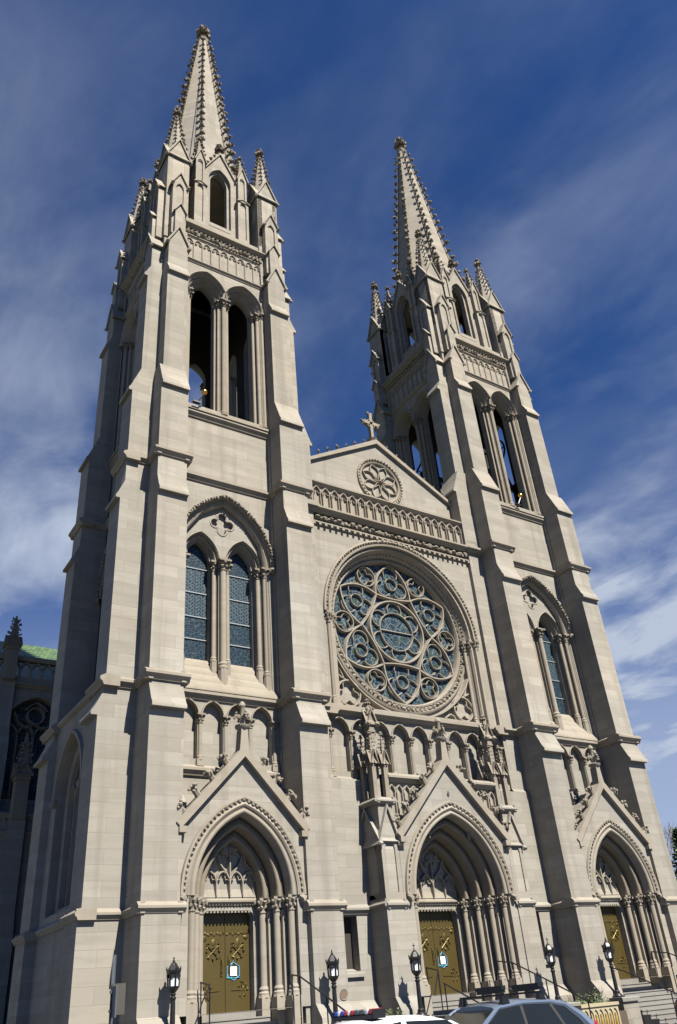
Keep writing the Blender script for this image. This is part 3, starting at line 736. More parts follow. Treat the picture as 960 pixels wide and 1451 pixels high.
# --- portals
def pier_orders(n, d0, y0, y1):
    """stepped profile from the outer face (d0,y0) inward to (0,y1): roll + hollow per order"""
    prof = []; dd = d0/n; dy = (y1-y0)/n
    for k in range(n):
        a, y = d0-k*dd, y0+k*dy; r = dd*.40
        prof += [(a, y), (a-r*.25, y-r*.35)]
        for j in range(5):
            t = PI*(.15+.8*j/4); prof.append((a-r-r*.62*math.cos(PI-t)*1.0, y+r*.1-r*.62*math.sin(t)))
        prof += [(a-r*2.0, y+dy*.75), (a-dd*.72, y+dy*1.12), (a-dd*.92, y+dy*1.0), (a-dd*.97, y+dy*.97)]
    prof.append((0, y1)); return prof
def portal(w_in, h_in, d0, n, yf, yd, zs, gable, name_label, half, foot):
    o = MB()
    top = arch_hole(w_in, h_in, zs, 2.3, 0, 16, d0)
    ga, gf_, gh = gable
    o.plate([(-half, 2.3), (half, 2.3), (half, gf_), (gh, gf_), (0, ga), (-gh, gf_), (-half, gf_)], [arch_hole(w_in, h_in, zs, 2.31, 0, 16, d0)], yf, yf+.35)
    # side cheeks behind the front plate
    for s in (-1, 1):
        a, b = sorted((s*(w_in+.02), s*half)); o.box(a, b, yd-.05, yd+.6, ZB, zs)
    o.plate(arch_hole(w_in, h_in, zs, 2.3, 0, 16, .1), [[(-w_in*.93+.0, 2.305), (w_in*.93, 2.305), (w_in*.93, 5.02), (w_in*.80, 5.12), (-w_in*.80, 5.12), (-w_in*.93, 5.02)]], yd, yd+.38)
    o.box(-half, half, yd+.38, yd+.6, 5.0, 9.3)
    # plinth of the jambs, stepping in with the orders
    dd = d0/n; dy = (yd-yf)/n
    for k in range(n):
        for s in (-1, 1):
            a, b = sorted((s*(w_in+d0-(k+1)*dd), s*(w_in+d0-k*dd+.0)))
            o.box(a-(.0 if s > 0 else 0), b, yf+k*dy+dy*.98, yd+.1, ZB, zs)
    root = o.build('portal', STONE, cath)
    m = MB()
    prof = pier_orders(n, d0, yf, yd)
    m2 = MB(); sweep_arch(m2, w_in, h_in, zs, prof[7:], 0, 20); m2.build('archivolt', ARCHV, root)  # inner orders carry the arch shade in their stone colour
    sweep_arch(m, w_in, h_in, zs, prof[:8], 0, 20)
    sweep_arch(m, w_in, h_in, zs, [(d0+.02, yf), (d0+.0, yf-.06), (d0+.06, yf-.1), (d0+.10, yf-.06), (d0+.16, yf-.03), (d0+.24, yf-.1), (d0+.30, yf-.1), (d0+.32, yf)], 0, 20)
    m.build('arch_hood', TRIM, root)
    cv = MB()
    aa = arch(w_in, h_in, zs, 0, 22, d0+.19)
    for p in aa: cv.blob((p[0], yf-.07, p[1]), .058, (1, .8, 1))
    for s in (-1, 1): cv.blob((s*(w_in+d0+.19), yf-.1, zs-.12), .14)
    cv.build('arch_dentils', CARVE, root)
    # shafts with capitals
    for s in (-1, 1):
        for k in range(n):
            x = s*(w_in+d0-(k+.52)*dd); y = yf+k*dy+dy*.42; r = min(.125, dd*.36)
            q = MB(); q.box(x-r*1.5, x+r*1.5, y-r*1.5, y+r*1.5+.05, ZB+.2, 2.62); q.rev([(r*1.75, 2.62), (r*1.6, 2.7)], 8, (x, y))
            shaft(q, x, y, 2.68, zs-.3, r, cap=False); q.build('column', TRIM, root)
            q = MB(); capital(q, x, y, zs+.02, r*1.02, .42, dd*.52); q.build('capital', CARVE, root)
            # slim fillet between shafts
            if k:
                q = MB(); xx = s*(w_in+d0-k*dd); q.box(xx-.05, xx+.05, yf+k*dy-.03, yf+k*dy+.1, 2.6, zs-.38); q.build('fillet', TRIM, root, smooth=False)
    # gable coping, crockets, finial stem
    g = MB(); t = .24
    sl = (ga-gf_)/gh
    coping(g, [(-gh-.02, gf_-.02*sl), (0, ga), (gh+.02, gf_-.02*sl)], yf-.2, yf+.4, t)
    for s in (-1, 1): a, b = sorted((s*(gh-.16), s*(gh+.1))); g.box(a, b, yf-.22, yf+.3, gf_-.16, gf_+.03)
    g.prism([(-.22, ga-.05), (.22, ga-.05), (.16, ga+.45), (.12, ga+.95), (-.12, ga+.95), (-.16, ga+.45)], yf-.16, yf+.2)
    g.rev([(.12, ga+.9), (.26, ga+1.02), (.28, ga+1.1), (.1, ga+1.16), (.085, ga+1.75), (.12, ga+1.8), (.11, ga+1.9), (.03, ga+1.98)], 8, (0, yf))
    g.build('gable_coping', TRIM, root)
    f = MB()
    for k in range(4): a = k*PI/2; f.blob((.15*math.cos(a), yf+.15*math.sin(a), ga+1.40), .09); f.blob((.25*math.cos(a), yf+.25*math.sin(a), ga+1.44), .075); f.blob((.3*math.cos(a), yf+.3*math.sin(a), ga+1.35), .05); f.blob((.24*math.cos(a), yf+.24*math.sin(a), ga+1.54), .05)
    f.build('cross_finial', CARVE, root)
    nx, nz = sl/math.hypot(1, sl), 1/math.hypot(1, sl)
    for s in (-1, 1):
        for j in range(foot):
            q = MB(); ff = (j+.55)/(foot+.35); x = s*gh*(1-ff); z = gf_+(ga-gf_)*ff
            p = Vector((x+s*nx*.24, yf+.0, z+nz*.24)); out = Vector((s*nx, -.25, nz)).normalized()
            q.tube([p-out*.15, p+out*.2], [.13, .1], 6)
            cc = p+out*.28
            q.blob(cc, .14, (1, 1, 1), .2)
            for b in range(7):
                an = b*PI/3.5; tx = Vector((-out.z, 0, out.x)); q.blob(cc+tx*.15*math.cos(an)+Vector((0, -1, 0))*.12*math.sin(an)+out*rnd.uniform(-.05, .12), .065)
            q.build('crocket', CARVE, root)
    # tympanum: string, four cusped panels, ogee gables, carved boss
    ty = MB()
    string(ty, -w_in-.02, w_in+.02, yd, 5.42, .12, .16)
    ty.prism([(yd-.02, 5.5), (yd-.08, 5.5), (yd, 5.75), (yd+.05, 5.75)], -w_in, w_in, 'x')
    pw = w_in*2/4
    for k in range(4):
        x = -w_in+pw*(k+.5)
        rib(ty, arch(pw/2-.02, pw*.62, 5.98, x, 6), .045, yd-.13, yd)
        rib(ty, [(x-pw/2, 5.55), (x-pw/2, 6.0)], .045, yd-.13, yd)
        for s in (-1, 1): rib(ty, [(x+s*(pw/2-.03), 6.05), (x+s*pw*.22, 6.02), (x+s*pw*.13, 6.14)], .03, yd-.09, yd)
    for s in (-1, 1):
        x = s*w_in*.5
        for s2 in (-1, 1):
            rib(ty, [(x+s2*w_in*.5, 6.02), (x+s2*w_in*.36, 6.25), (x+s2*w_in*.12, 6.52), (x, 6.85)], .045, yd-.14, yd)
    rib(ty, [(0, 5.55), (0, 7.0)], .05, yd-.16, yd)
    sweep_arch(ty, w_in, h_in, zs, [(.0, yd-.06), (-.06, yd-.06), (-.08, yd)], 0, 14)
    ty.build('tympanum_tracery', TRIM, root)
    bs = MB()
    for k in range(26):
        a = rnd.uniform(0, 2*PI); r = rnd.uniform(0, .34)*w_in; bs.blob((r*math.cos(a), yd-.06, 6.95+r*math.sin(a)*.8+.0), rnd.uniform(.07, .13), (1, .7, 1))
    bs.build('carved_boss', CARVE, root)
    # door frame dentils
    d = MB()
    nn = 13
    for k in range(nn): d.box(-w_in*.78+k*w_in*1.56/(nn-1)-.035, -w_in*.78+k*w_in*1.56/(nn-1)+.035, yd-.0, yd+.06, 5.06, 5.11)
    nd = int(w_in*2/.11)
    for k in range(nd): d.blob((-w_in+.05+k*.11, yd-.04, 5.28), .032)
    d.build('door_dentils', CARVE, root)
    return root
def door_pair(cx, hw, yl, z0, z1):
    for s in (-1, 1):
        a, b = sorted((0.008*s, s*hw))
        m = MB(); m.box(a, b, -.04, .04, z0, z1-.55)
        n = 6; st = (b-a)/n
        for k in range(n): m.prism([(a+k*st, z1-.56), (a+(k+1)*st, z1-.56), (a+(k+1)*st, z1-.5), (a+(k+.5)*st, z1-.42), (a+k*st, z1-.5)], -.045, -.01)
        m.box(a, b, -.02, .03, z1-.55, z1)
        dr = m.build('door', BRONZE, cath, loc=(cx, yl, 0), smooth=False)
        q = MB(); xh = s*.13; q.box(xh-.035, xh+.035, -.07, -.04, z0+1.0, z0+1.55); q.tube([(xh, -.06, z0+1.08), (xh, -.13, z0+1.12), (xh, -.13, z0+1.42), (xh, -.06, z0+1.46)], .016, 6); q.build('handle', BRASS, dr)
        for zz in (z0+.62,):
            q = MB(); e = s*hw
            q.prism([(e-s*.04, zz-.035), (e-s*hw*.72, zz-.02), (e-s*hw*.76, zz), (e-s*hw*.72, zz+.02), (e-s*.04, zz+.035)], -.06, -.035)
            for k in range(9):
                t = k/8; q.tube([(e-s*.08-s*.32*t, -.05, zz), (e-s*.1-s*.3*t, -.055, zz+.2*math.sin(PI*t)*(1 if k % 2 else -1)), (e-s*.2-s*.2*t, -.05, zz+.24*math.sin(PI*t)*(1 if k % 2 else -1))], .014, 5)
            for k in range(7): q.blob((e-s*(.08+.05*k), -.055, zz+.16*math.sin(k*2.2)), .04, (1, .5, 1))
            q.build('hinge', BRASS, dr)
        q = MB()
        for k in range(8):
            x = a+(k+.5)*(b-a)/8; q.blob((x, -.05, z1-.58+.03*(k % 2)), .045, (1, .5, 1))
        q.blob((s*(hw-.12), -.05, z1-.68), .09, (1, .4, .8)); q.build('cresting', BRASS, dr)
        # crest: mitre over crossed staffs
        q = MB(); cxx = s*hw*.5; cz = z0+1.72
        q.prism([(cxx-.10, cz+.06), (cxx-.13, cz+.20), (cxx, cz+.40), (cxx+.13, cz+.20), (cxx+.10, cz+.06)], -.085, -.04)
        q.blob((cxx, -.06, cz+.2), .12, (1, .5, 1.2), .05)
        for g in (-1, 1):
            q.tube([(cxx-g*.19, -.065, cz-.2), (cxx+g*.17, -.065, cz+.12)], .018, 5)
            q.tube([(cxx+g*.17+.05*math.cos(t), -.065, cz+.16+.05*math.sin(t)) for t in (-1.5, -.5, .5, 1.5, 2.5, 3.5)], .014, 5)
            q.blob((cxx+g*.22, -.06, cz-.02), .04); q.blob((cxx+g*.2, -.06, cz+.06), .03); q.blob((cxx+g*.14, -.06, cz-.2), .035)
        q.blob((cxx, -.06, cz-.24), .045); q.build('crest', BRASS, dr)
YD_S, YD_C = 1.42, 2.05
ZSP = 5.42
pS = portal(.95, 1.65, .95, 3, .25, YD_S, ZSP, (9.72, 7.35, 2.24), '', 2.24, 4)
pS.location.x = SX[0]
c = copy_tree(pS, cath); c.location.x = SX[1]
pC = portal(1.16, 1.80, 1.14, 4, .30, YD_C, ZSP, (10.1, 7.3, 2.62), '', 2.70, 5)
q = MB()
for k in range(1): q.prism([(-.06, 9.0), (0, 8.92), (.06, 9.0), (0, 9.12)], .26, .31)
q.build('gable_mark', DARK, pC)
for x in SX: door_pair(x, .85, YD_S+.30, 2.3, 5.05)
door_pair(0, 1.04, YD_C+.30, 2.3, 5.05)
# wall over the side portals, under the arcade, and behind
for x in SX:
    m = MB(); m.box(x-2.25, x+2.25, 1.62, 2.6, 5.3, 9.55); m.box(x-2.25, x+2.25, 2.3, 2.7, ZB, 12.4)
    for s in (-1, 1): a, b = sorted((x+s*2.06, x+s*2.25)); m.box(a, b, .3, 2.4, ZB, 7.0)
    m.box(x-2.25, x+2.25, .56, 1.7, 7.9, 8.9) if 0 else None
    m.prism([(.55, 7.0), (.55, 8.2), (1.7, 9.4), (1.7, 7.0)], x+1.9, x+2.25, 'x'); m.prism([(.55, 7.0), (.55, 8.2), (1.7, 9.4), (1.7, 7.0)], x-2.25, x-1.9, 'x')
    m.build('portal_wall', STONE, cath)
# roofs of the portal gables
for x, ga, gfz, gh, yb in ((SX[0], 9.72, 7.35, 2.24, 1.7), (SX[1], 9.72, 7.35, 2.24, 1.7), (0, 10.1, 7.3, 2.62, 1.7)):
    m = MB(); m.prism([(x-gh, gfz-.2), (x+gh, gfz-.2), (x+gh, gfz), (x, ga), (x-gh, gfz)], .58, yb) if 0 else None
    for s in (-1, 1): m.prism([(x, ga-.35), (x+s*gh, gfz-.35), (x+s*gh, gfz), (x, ga)], .58, yb)
    m.build('gable_roof', STONE, cath, smooth=False)

# --- nave front between the towers
nv = MB(); NY = 1.6; NX = 4.65
RC, RG = 16.7, 3.45                                          # rose centre and glass radius
hole = circ(0, RC, 4.05, 40, 0, PI, False)+[(-4.05, 12.62), (4.05, 12.62)]
nv.plate([(-NX, 12.3), (NX, 12.3), (NX, 21.9), (-NX, 21.9)], [hole], NY, NY+.35)
for s in (-1, 1):
    a, b = sorted((s*NX, s*5.54)); nv.box(a, b, 1.41, 2.6, 9.6, 21.7)
    nv.box(a, b, 1.41, 2.6, 21.7, 22.3)
hole2 = circ(0, RC, RG+.02, 48)
nv.plate([(-4.2, 12.4), (4.2, 12.4), (4.2, 21.3), (-4.2, 21.3)], [hole2], 2.15, 2.6)
nvo = nv.build('nave_wall', STONE, cath)
nl = MB()
# lower wall: slit windows beside the central portal
for s in (-1, 1):
    if nl.v: nl.build('nave_base_wall', STONE, cath); nl = MB()
    P = [(s*x, z) for x, z in ((3.0, ZB), (5.54, ZB), (5.54, 9.6), (3.0, 9.6))]
    nl.plate(P, [[(s*x, z) for x, z in ((4.12, 3.2), (4.76, 3.2), (4.76, 4.88), (4.12, 4.88))]], 1.30, 1.75)
    nl.box(*sorted((s*3.0, s*5.54)), 1.9, 2.4, ZB, 9.6)
    nl.prism([(1.2, 3.02), (1.2, 3.12), (1.75, 3.3), (1.75, 3.02)], *sorted((s*4.0, s*4.88)), 'x')
    nl.prism([(.98, ZB), (.98, 1.95), (1.31, 2.34), (1.31, ZB)], *sorted((s*3.3, s*5.54)), 'x')
    string(nl, *sorted((s*3.3, s*5.54)), 1.30, 5.12, .14, .2)
    string(nl, *sorted((s*NX, s*5.54)), 1.41, 12.36, .3, .22); string(nl, *sorted((s*NX, s*5.54)), 1.41, 9.62, .1, .2)
    string(nl, *sorted((s*4.5, s*5.54)), 1.41, 21.78, .28, .24)
nl.build('nave_base_wall', STONE, cath); nl = MB()
nl.box(-3.1, 3.1, 1.62, 2.4, 8.0, 9.6); nl.box(-3.1, 3.1, 2.66, 2.9, ZB, 9.6)
nl.box(-3.1, -2.4, .6, 2.6, ZB, 7.2); nl.box(2.4, 3.1, .6, 2.6, ZB, 7.2)
nlo = nl.build('nave_base_wall', STONE, cath)
for s in (-1, 1): q = MB(); q.box(*sorted((s*4.12, s*4.76)), 1.70, 1.72, 3.2, 4.88); q.build('slit_window_shade', INNER_SHADE, cath, smooth=False)  # dark sheet painted as the shade of the deep reveal
an = arcade('nave_arcade', tuple(range(-4, 5)), 4.62); an.location = (0, TY, 0)
m = MB(); string(m, -4.68, 4.68, NY, 12.40, .24, .24, .4); m.prism([(1.36, 12.4), (1.36, 12.5), (2.2, 12.72), (2.2, 12.4)], -4.6, 4.6, 'x')
m.build('nave_string_course', TRIM, cath)
# rose: outer orders carried on shafts, carved inner ring
ro = empty('rose_window', (0, 0, 0)); ro.parent = cath
om = MB()
prof = [(4.36, NY), (4.36, NY-.10), (4.28, NY-.13), (4.2, NY-.04), (4.18, NY-.04), (4.14, NY-.12), (4.06, NY-.1), (4.02, NY+.08), (3.98, NY+.02), (3.9, NY+.03), (3.86, NY+.18), (3.80, NY+.30), (3.68, NY+.38), (3.64, NY+.5)]
aN = 40
om.rows([[(r*math.cos(PI*k/aN), y, RC+r*math.sin(PI*k/aN)) for r, y in prof] for k in range(aN+1)])
for s in (-1, 1):
    om.rows([[(s*r, y, z) for r, y in prof if r < 4.2] for z in (12.6, RC)])
om.build('rose_arch', TRIM, ro)
im = MB()
pr2 = [(3.96, 2.18), (3.92, 2.04), (3.84, 2.0), (3.80, 2.1), (3.66, 2.16), (3.60, 2.06), (3.54, 2.04), (3.48, 2.12), (RG, 2.24), (RG-.02, 2.38)]
aN = 64
im.rows([[(r*math.cos(2*PI*k/aN), y, RC+r*math.sin(2*PI*k/aN)) for r, y in pr2] for k in range(aN)], loop=True)
im.build('rose_ring', TRIM, ro)
cm = MB()
for k in range(92):
    a = 2*PI*k/92; cm.blob((3.72*math.cos(a), 2.08, RC+3.72*math.sin(a)), .105*rnd.uniform(.8, 1.15), (1, .8, 1)); cm.blob((3.64*math.cos(a+.03), 2.06, RC+3.64*math.sin(a+.03)), .06)
for k in range(75):
    a = PI*(k+.5)/75; cm.blob((4.24*math.cos(a), NY-.08, RC+4.24*math.sin(a)), .075); 
for k in range(60):
    a = PI*(k+.5)/60; cm.blob((3.94*math.cos(a), NY+.06, RC+3.94*math.sin(a)), .05); cm.blob((3.78*math.cos(a), NY+.3, RC+3.78*math.sin(a)), .055)
for s in (-1, 1):
    for x, y in ((4.16, NY-.02), (3.94, NY+.14), (3.72, NY+.34)): cq = MB(); capital(cq, s*x, y, RC-.02, .1, .5, .15); cq.build('rose_capital', CARVE, ro)
cm.build('rose_carving', CARVE, ro)
for s in (-1, 1):
    for x, y in ((4.16, NY-.02), (3.94, NY+.14), (3.72, NY+.34)):
        q = MB(); shaft(q, s*x, y, 12.75, RC-.4, .085, cap=False); q.box(s*x-.13, s*x+.13, y-.13, y+.13, 12.5, 12.8); q.build('rose_shaft', TRIM, ro)
# spandrel tracery below the circle
st_ = MB()
for s in (-1, 1):
    cx, cz = s*3.12, 13.32
    rib(st_, circ(cx, cz, .56, 20), .07, 1.96, 2.16, True); rib(st_, foil(cx, cz, .56, 3, PI/2, 6), .045, 2.0, 2.16, True)
    rib(st_, [(s*2.0, 12.8), (s*2.3, 13.0), (s*2.5, 12.95), (s*2.62, 12.75)], .06, 2.0, 2.16); rib(st_, [(s*3.65, 12.7), (s*3.65, 15.2)], .05, 2.0, 2.16)
    rib(st_, [(s*3.62, 14.1), (s*3.45, 14.0), (s*3.3, 13.95), (s*3.12, 13.85)], .05, 2.0, 2.16); rib(st_, [(s*3.62, 14.6), (s*3.5, 14.35), (s*3.3, 13.95)], .04, 2.0, 2.16)
rib(st_, circ(0, RC, 4.12, 40, PI*1.13, PI*1.87, False), .06, 1.9, 2.16)
st_.build('spandrel_tracery', TRIM, ro)
# rose tracery proper
tr = MB(); YF, YB = 2.16, 2.33
rib(tr, circ(0, RC, 1.5, 40), .075, YF, YB, True)
rib(tr, circ(0, RC, .93, 32), .036, YF+.06, YB, True)
tr.box(-.92, .92, YF+.1, YB, RC-.02, RC+.02)
for k in range(6):
    a = PI/2+k*PI/3; c = (1.05*math.cos(a), RC+1.05*math.sin(a))
    rib(tr, [(c[0]+.40*math.cos(a-2.0+4.0*j/12), c[1]+.40*math.sin(a-2.0+4.0*j/12)) for j in range(13)], .034, YF+.07, YB)
def bulge(p, q, d, n=12):
    """circular arc from p to q standing off the chord by d"""
    mx, mz = (p[0]+q[0])/2, (p[1]+q[1])/2; dx, dz = q[0]-p[0], q[1]-p[1]; L = math.hypot(dx, dz); nx, nz = -dz/L, dx/L
    return [(p[0]+dx*t+nx*d*4*t*(1-t), p[1]+dz*t+nz*d*4*t*(1-t)) for t in [j/n for j in range(n+1)]]
def pol(r, a): return (r*math.cos(a), RC+r*math.sin(a))
XR = 1.98
for k in range(6):
    a = PI/2+k*PI/3; ca, sa = math.cos(a), math.sin(a)
    A = pol(3.44, a)
    rib(tr, bulge(A, pol(XR, a-PI/6), .30), .07, YF-.003*k, YB); rib(tr, bulge(A, pol(XR, a+PI/6), -.30), .07, YF-.003*k-.001, YB)
    rib(tr, bulge(pol(XR, a-PI/6), pol(XR, a+PI/6), .10), .065, YF-.02-.003*k, YB)
    c = (2.42*ca, RC+2.42*sa)
    rib(tr, circ(c[0], c[1], .31, 20), .028, YF+.05, YB, True)
    for j in range(3):
        b = a+(0 if k % 2 == 0 else PI)+j*2*PI/3; q = (c[0]+.52*math.cos(b), c[1]+.52*math.sin(b))
        rib(tr, [(q[0]+.40*math.cos(b-2.0+4.0*i/12), q[1]+.40*math.sin(b-2.0+4.0*i/12)) for i in range(13)], .034, YF+.06, YB)
    b = a+PI/6; c = pol(2.92, b)
    rib(tr, circ(c[0], c[1], .49, 20), .042, YF, YB, True)
    rib(tr, foil(c[0], c[1], .47, 3, b, 7, .42, .5), .026, YF+.06, YB, True)
tr.build('rose_tracery', TRIM, ro)
q = MB(); q.plate(circ(0, RC, RG+.1, 64), [], YB+.01, YB+.03); q.build('rose_glass', GLASS, ro, smooth=False)
# cornice and blind balustrade over the rose
cb = MB()
string(cb, -4.75, 4.75, NY-.1, 21.78, .34, .26, .5, .2); string(cb, -4.66, 4.66, NY, 21.12, .14, .16)
for k in range(30): x = -4.6+k*9.2/29; cb.box(x-.06, x+.06, NY-.16, NY, 20.94, 21.04)
cb.box(-4.62, 4.62, NY-.06, NY+.1, 21.1, 21.5)
cb.box(-4.66, 4.66, NY+.02, NY+.5, 21.8, 23.3)
n = 18; stp = 9.1/n
for k in range(n):
    x = -4.55+(k+.5)*stp
    for s in (-1, 1): rib(cb, [(x+s*(stp/2-.07), 21.9), (x+s*(stp/2-.07), 22.75)], .035, NY-.10, NY+.02)
    rib(cb, arch(stp/2-.05, .36, 22.74, x, 6), .045, NY-.10, NY+.02)
    for s in (-1, 1): rib(cb, [(x+s*(stp/2-.06), 22.78), (x+s*.08, 22.72), (x+s*.05, 22.84)], .03, NY-.07, NY+.02)
string(cb, -4.68, 4.68, NY+.02, 23.36, .2, .2, .6, .15)
cb.build('balustrade', TRIM, cath)
m = MB(); lumps(m, -4.6, 4.6, NY-.14, 21.36, .37, .17, (1.1, .8, .8)); lumps(m, -4.4, 4.4, NY-.16, 21.28, .37, .1); m.build('foliage_frieze', CARVE, cath)
# gable with medallion
GY = 2.1
gm = MB()
gm.plate([(-4.5, 23.0), (4.5, 23.0), (4.5, 24.75), (0, 27.3), (-4.5, 24.75)], [circ(0, 24.92, 1.22, 32)], GY, GY+.12)
gm.prism([(-4.45, 23.0), (4.45, 23.0), (4.45, 24.7), (0, 27.25), (-4.45, 24.7)], GY+.09, GY+.7)
gmo = gm.build('nave_gable', STONE, cath)
g2 = MB(); coping(g2, [(-4.75, 24.62), (0, 27.3), (4.75, 24.62)], GY-.16, GY+.8, .16)
pr3 = [(1.42, GY), (1.4, GY-.1), (1.3, GY-.1), (1.26, GY-.02), (1.22, GY-.06), (1.14, GY-.02), (1.12, GY+.1)]
g2.rows([[(r*math.cos(2*PI*k/40), y, 24.92+r*math.sin(2*PI*k/40)) for r, y in pr3] for k in range(40)], loop=True)
for k in range(8):
    a = k*PI/4+PI/8; ca, sa = math.cos(a), math.sin(a); L = []
    for s in (-1, 1):
        for j in range(8): t = j/8 if s > 0 else 1-j/8; L.append((.16+.92*t, s*.26*math.sin(PI*t**1.3)))
    rib(g2, [(x*ca-y*sa, 24.92+x*sa+y*ca) for x, y in L], .045, GY-.02, GY+.24, True)
g2.build('gable_coping', TRIM, gmo)
m = MB()
for k in range(44): a = 2*PI*k/44; m.blob((1.33*math.cos(a), GY-.1, 24.92+1.33*math.sin(a)), .055)
m.blob((0, GY+.0, 24.92), .16)
for s in (-1, 1):
    for j in range(7):
        f = .1+j*.125; crocket(m, (s*4.6*(1-f), GY, 24.75+2.6*f+.2), Vector((s*.49, 0, .87)), .17)
m.build('gable_crockets', CARVE, gmo)
m = MB(); m.rev([(.3, 27.3), (.34, 27.5), (.2, 27.62), (.3, 27.78), (.12, 27.85)], 8, (0, GY+.2)); m.box(-.085, .085, GY+.1, GY+.3, 27.7, 29.42); m.box(-.42, .42, GY+.1, GY+.3, 28.76, 28.93)
for p in ((-.44, 28.85), (.44, 28.85), (0, 29.46)):
    for d_ in ((0, 0), (.1, .08), (-.1, .08), (0, -.1)): m.blob((p[0]+d_[0], GY+.2, p[1]+d_[1]), .1)
rib(m, circ(0, 28.85, .26, 16), .045, GY+.12, GY+.28, True)
m.build('gable_cross', TRIM, gmo)

# --- buttresses and pinnacle clusters flanking the central portal
fb = MB(); PX = 3.10; hwb = .39; FY = .30
fb.box(PX-.44, PX+.44, FY-.05, 2.0, ZB, 5.05)
fb.prism([(FY-.32, ZB), (FY-.32, 1.95), (FY-.05, 2.34), (FY-.05, ZB)], PX-.44, PX+.44, 'x')
string(fb, PX-.46, PX+.46, FY, 5.14, .16, .2, .5); fb.box(PX-.425, PX+.425, FY+.02, 1.95, 5.0, 5.3); fb.box(PX-.405, PX+.405, 1.35, 1.95, 5.2, 7.0)
for e, dr in ((PX+.42, 1), (PX-.42, -1)): fb.prism([(e-dr*.1, 5.26), (e, 5.26), (e+dr*.12, 5.14), (e+dr*.12, 5.07), (e-dr*.1, 4.95)], FY-.1, 1.6)
gablet(fb, PX, hwb, 5.2, 7.25, 8.35, FY, 1.9, .08, True, .3)
g = MB(); gablet(g, 0, .7, 5.2, 7.25, 8.35, -.39, -.0, .07, False, .3); fb.add(g, Matrix.Translation((PX, FY+.75, 0)) @ RZ(-PI/2))
g = MB(); gablet(g, 0, .7, 5.2, 7.25, 8.35, -.395, -.0, .07, False, .3); fb.add(g, Matrix.Translation((PX, FY+.75, 0)) @ RZ(PI/2))
fb.box(PX-.33, PX+.33, FY+.05, 1.7, 7.2, 8.55)
string(fb, PX-.44, PX+.44, FY+.02, 8.62, .12, .14, 1.4)
for e, dr in ((PX+.4, 1), (PX-.4, -1)): fb.prism([(e-dr*.1, 8.74), (e, 8.74), (e+dr*.12, 8.62), (e+dr*.12, 8.56), (e-dr*.1, 8.5)], FY-.08, 1.6)
# four slim corner posts with gablets, core spire
fb.box(PX-.16, PX+.16, FY+.42, FY+.74, 8.6, 11.0)
fbo = fb.build('portal_buttress', STONE, cath)
ps = MB()
for sx, sy in ((-1, 0), (1, 0), (-1, 1), (1, 1)):
    if ps.v: ps.build('portal_pinnacle', CARVE, fbo); ps = MB()
    cx, cy = PX+sx*.27, FY+.22+sy*.62
    ps.box(cx-.09, cx+.09, cy-.09, cy+.09, 8.6, 10.2)
    ps.rows([[(cx+r*math.cos(q_*PI/2+PI/4), cy+r*math.sin(q_*PI/2+PI/4), z) for q_ in range(4)] for r, z in ((.13, 10.15), (.10, 10.45), (.025, 11.1))], True, True)
    for k in range(4):
        ga_ = MB(); gablet(ga_, 0, .09, 10.0, 10.2, 10.48, -.115, -.02, .02, False); ps.add(ga_, Matrix.Translation((cx, cy, 0)) @ RZ(k*PI/2))
        a = k*PI/2+PI/4
        for j in range(4): z = 10.5+j*.15; r = .10*(11.15-z)/.7; crocket(ps, (cx+r*math.cos(a), cy+r*math.sin(a), z), (math.cos(a), math.sin(a), 0), .075)
    finial(ps, (cx, cy, 11.02), .10, .28)
ps.build('portal_pinnacle', CARVE, fbo); ps = MB()
cx, cy = PX, FY+.55
ps.box(cx-.14, cx+.14, cy-.14, cy+.14, 10.9, 11.75)
for k in range(4):
    ga_ = MB(); gablet(ga_, 0, .15, 11.3, 11.75, 12.15, -.18, -.0, .04, True); ps.add(ga_, Matrix.Translation((cx, cy, 0)) @ RZ(k*PI/2))
    a = k*PI/2+PI/4
    for j in range(2): crocket(ps, (cx+.1*math.cos(a), cy+.1*math.sin(a), 12.0+j*.2), (math.cos(a), math.sin(a), 0), .12)
ps.rows([[(cx+r*math.cos(q_*PI/2+PI/4), cy+r*math.sin(q_*PI/2+PI/4), z) for q_ in range(4)] for r, z in ((.2, 11.7), (.03, 12.6))], True, True)
finial(ps, (cx, cy, 12.3), .16, .4)
ps.build('portal_pinnacle', CARVE, fbo)
c = copy_tree(fbo, cath); c.location.x = -2*PX
# short traceried screens between gable and buttress
for s in (-1, 1):
    m = MB(); x0, x1 = sorted((s*.95, s*2.72))
    zg = lambda x: 10.1-2.8/2.62*abs(x)-.25
    m.prism([(x0, zg(x0)), (x1, zg(x1)), (x1, 9.42), (x0, 9.42)], .62, 1.62)
    string(m, x0-.03, x1+.03, .60, 9.6, .22, .22, 1.0, .14)
    n = 5; w_ = (x1-x0)/n
    for k in range(n):
        x = x0+(k+.5)*w_
        rib(m, arch(w_/2-.03, .3, 8.98, x, 5), .04, .52, .63)
        for e in (-1, 1): rib(m, [(x+e*(w_/2-.05), 7.4), (x+e*(w_/2-.05), 9.0)], .04, .52, .63)
    m.build('gable_screen', TRIM, cath)

# --- body of the church behind the front
bd = MB()
bd.box(-8.6, 8.6, 8.2, 58, ZB, 14.2); bd.box(-6.0, 6.0, 2.75, 58, 14.0, 22.6)
bd.box(-5.4, 5.4, 2.62, 8.5, ZB, 23.2)
bd.build('nave_body', STONE, cath)
rf = MB(); rf.prism([(-6.4, 22.5), (6.4, 22.5), (0, 26.9)], 2.85, 58); rf.build('nave_roof', TILE, cath, smooth=False)
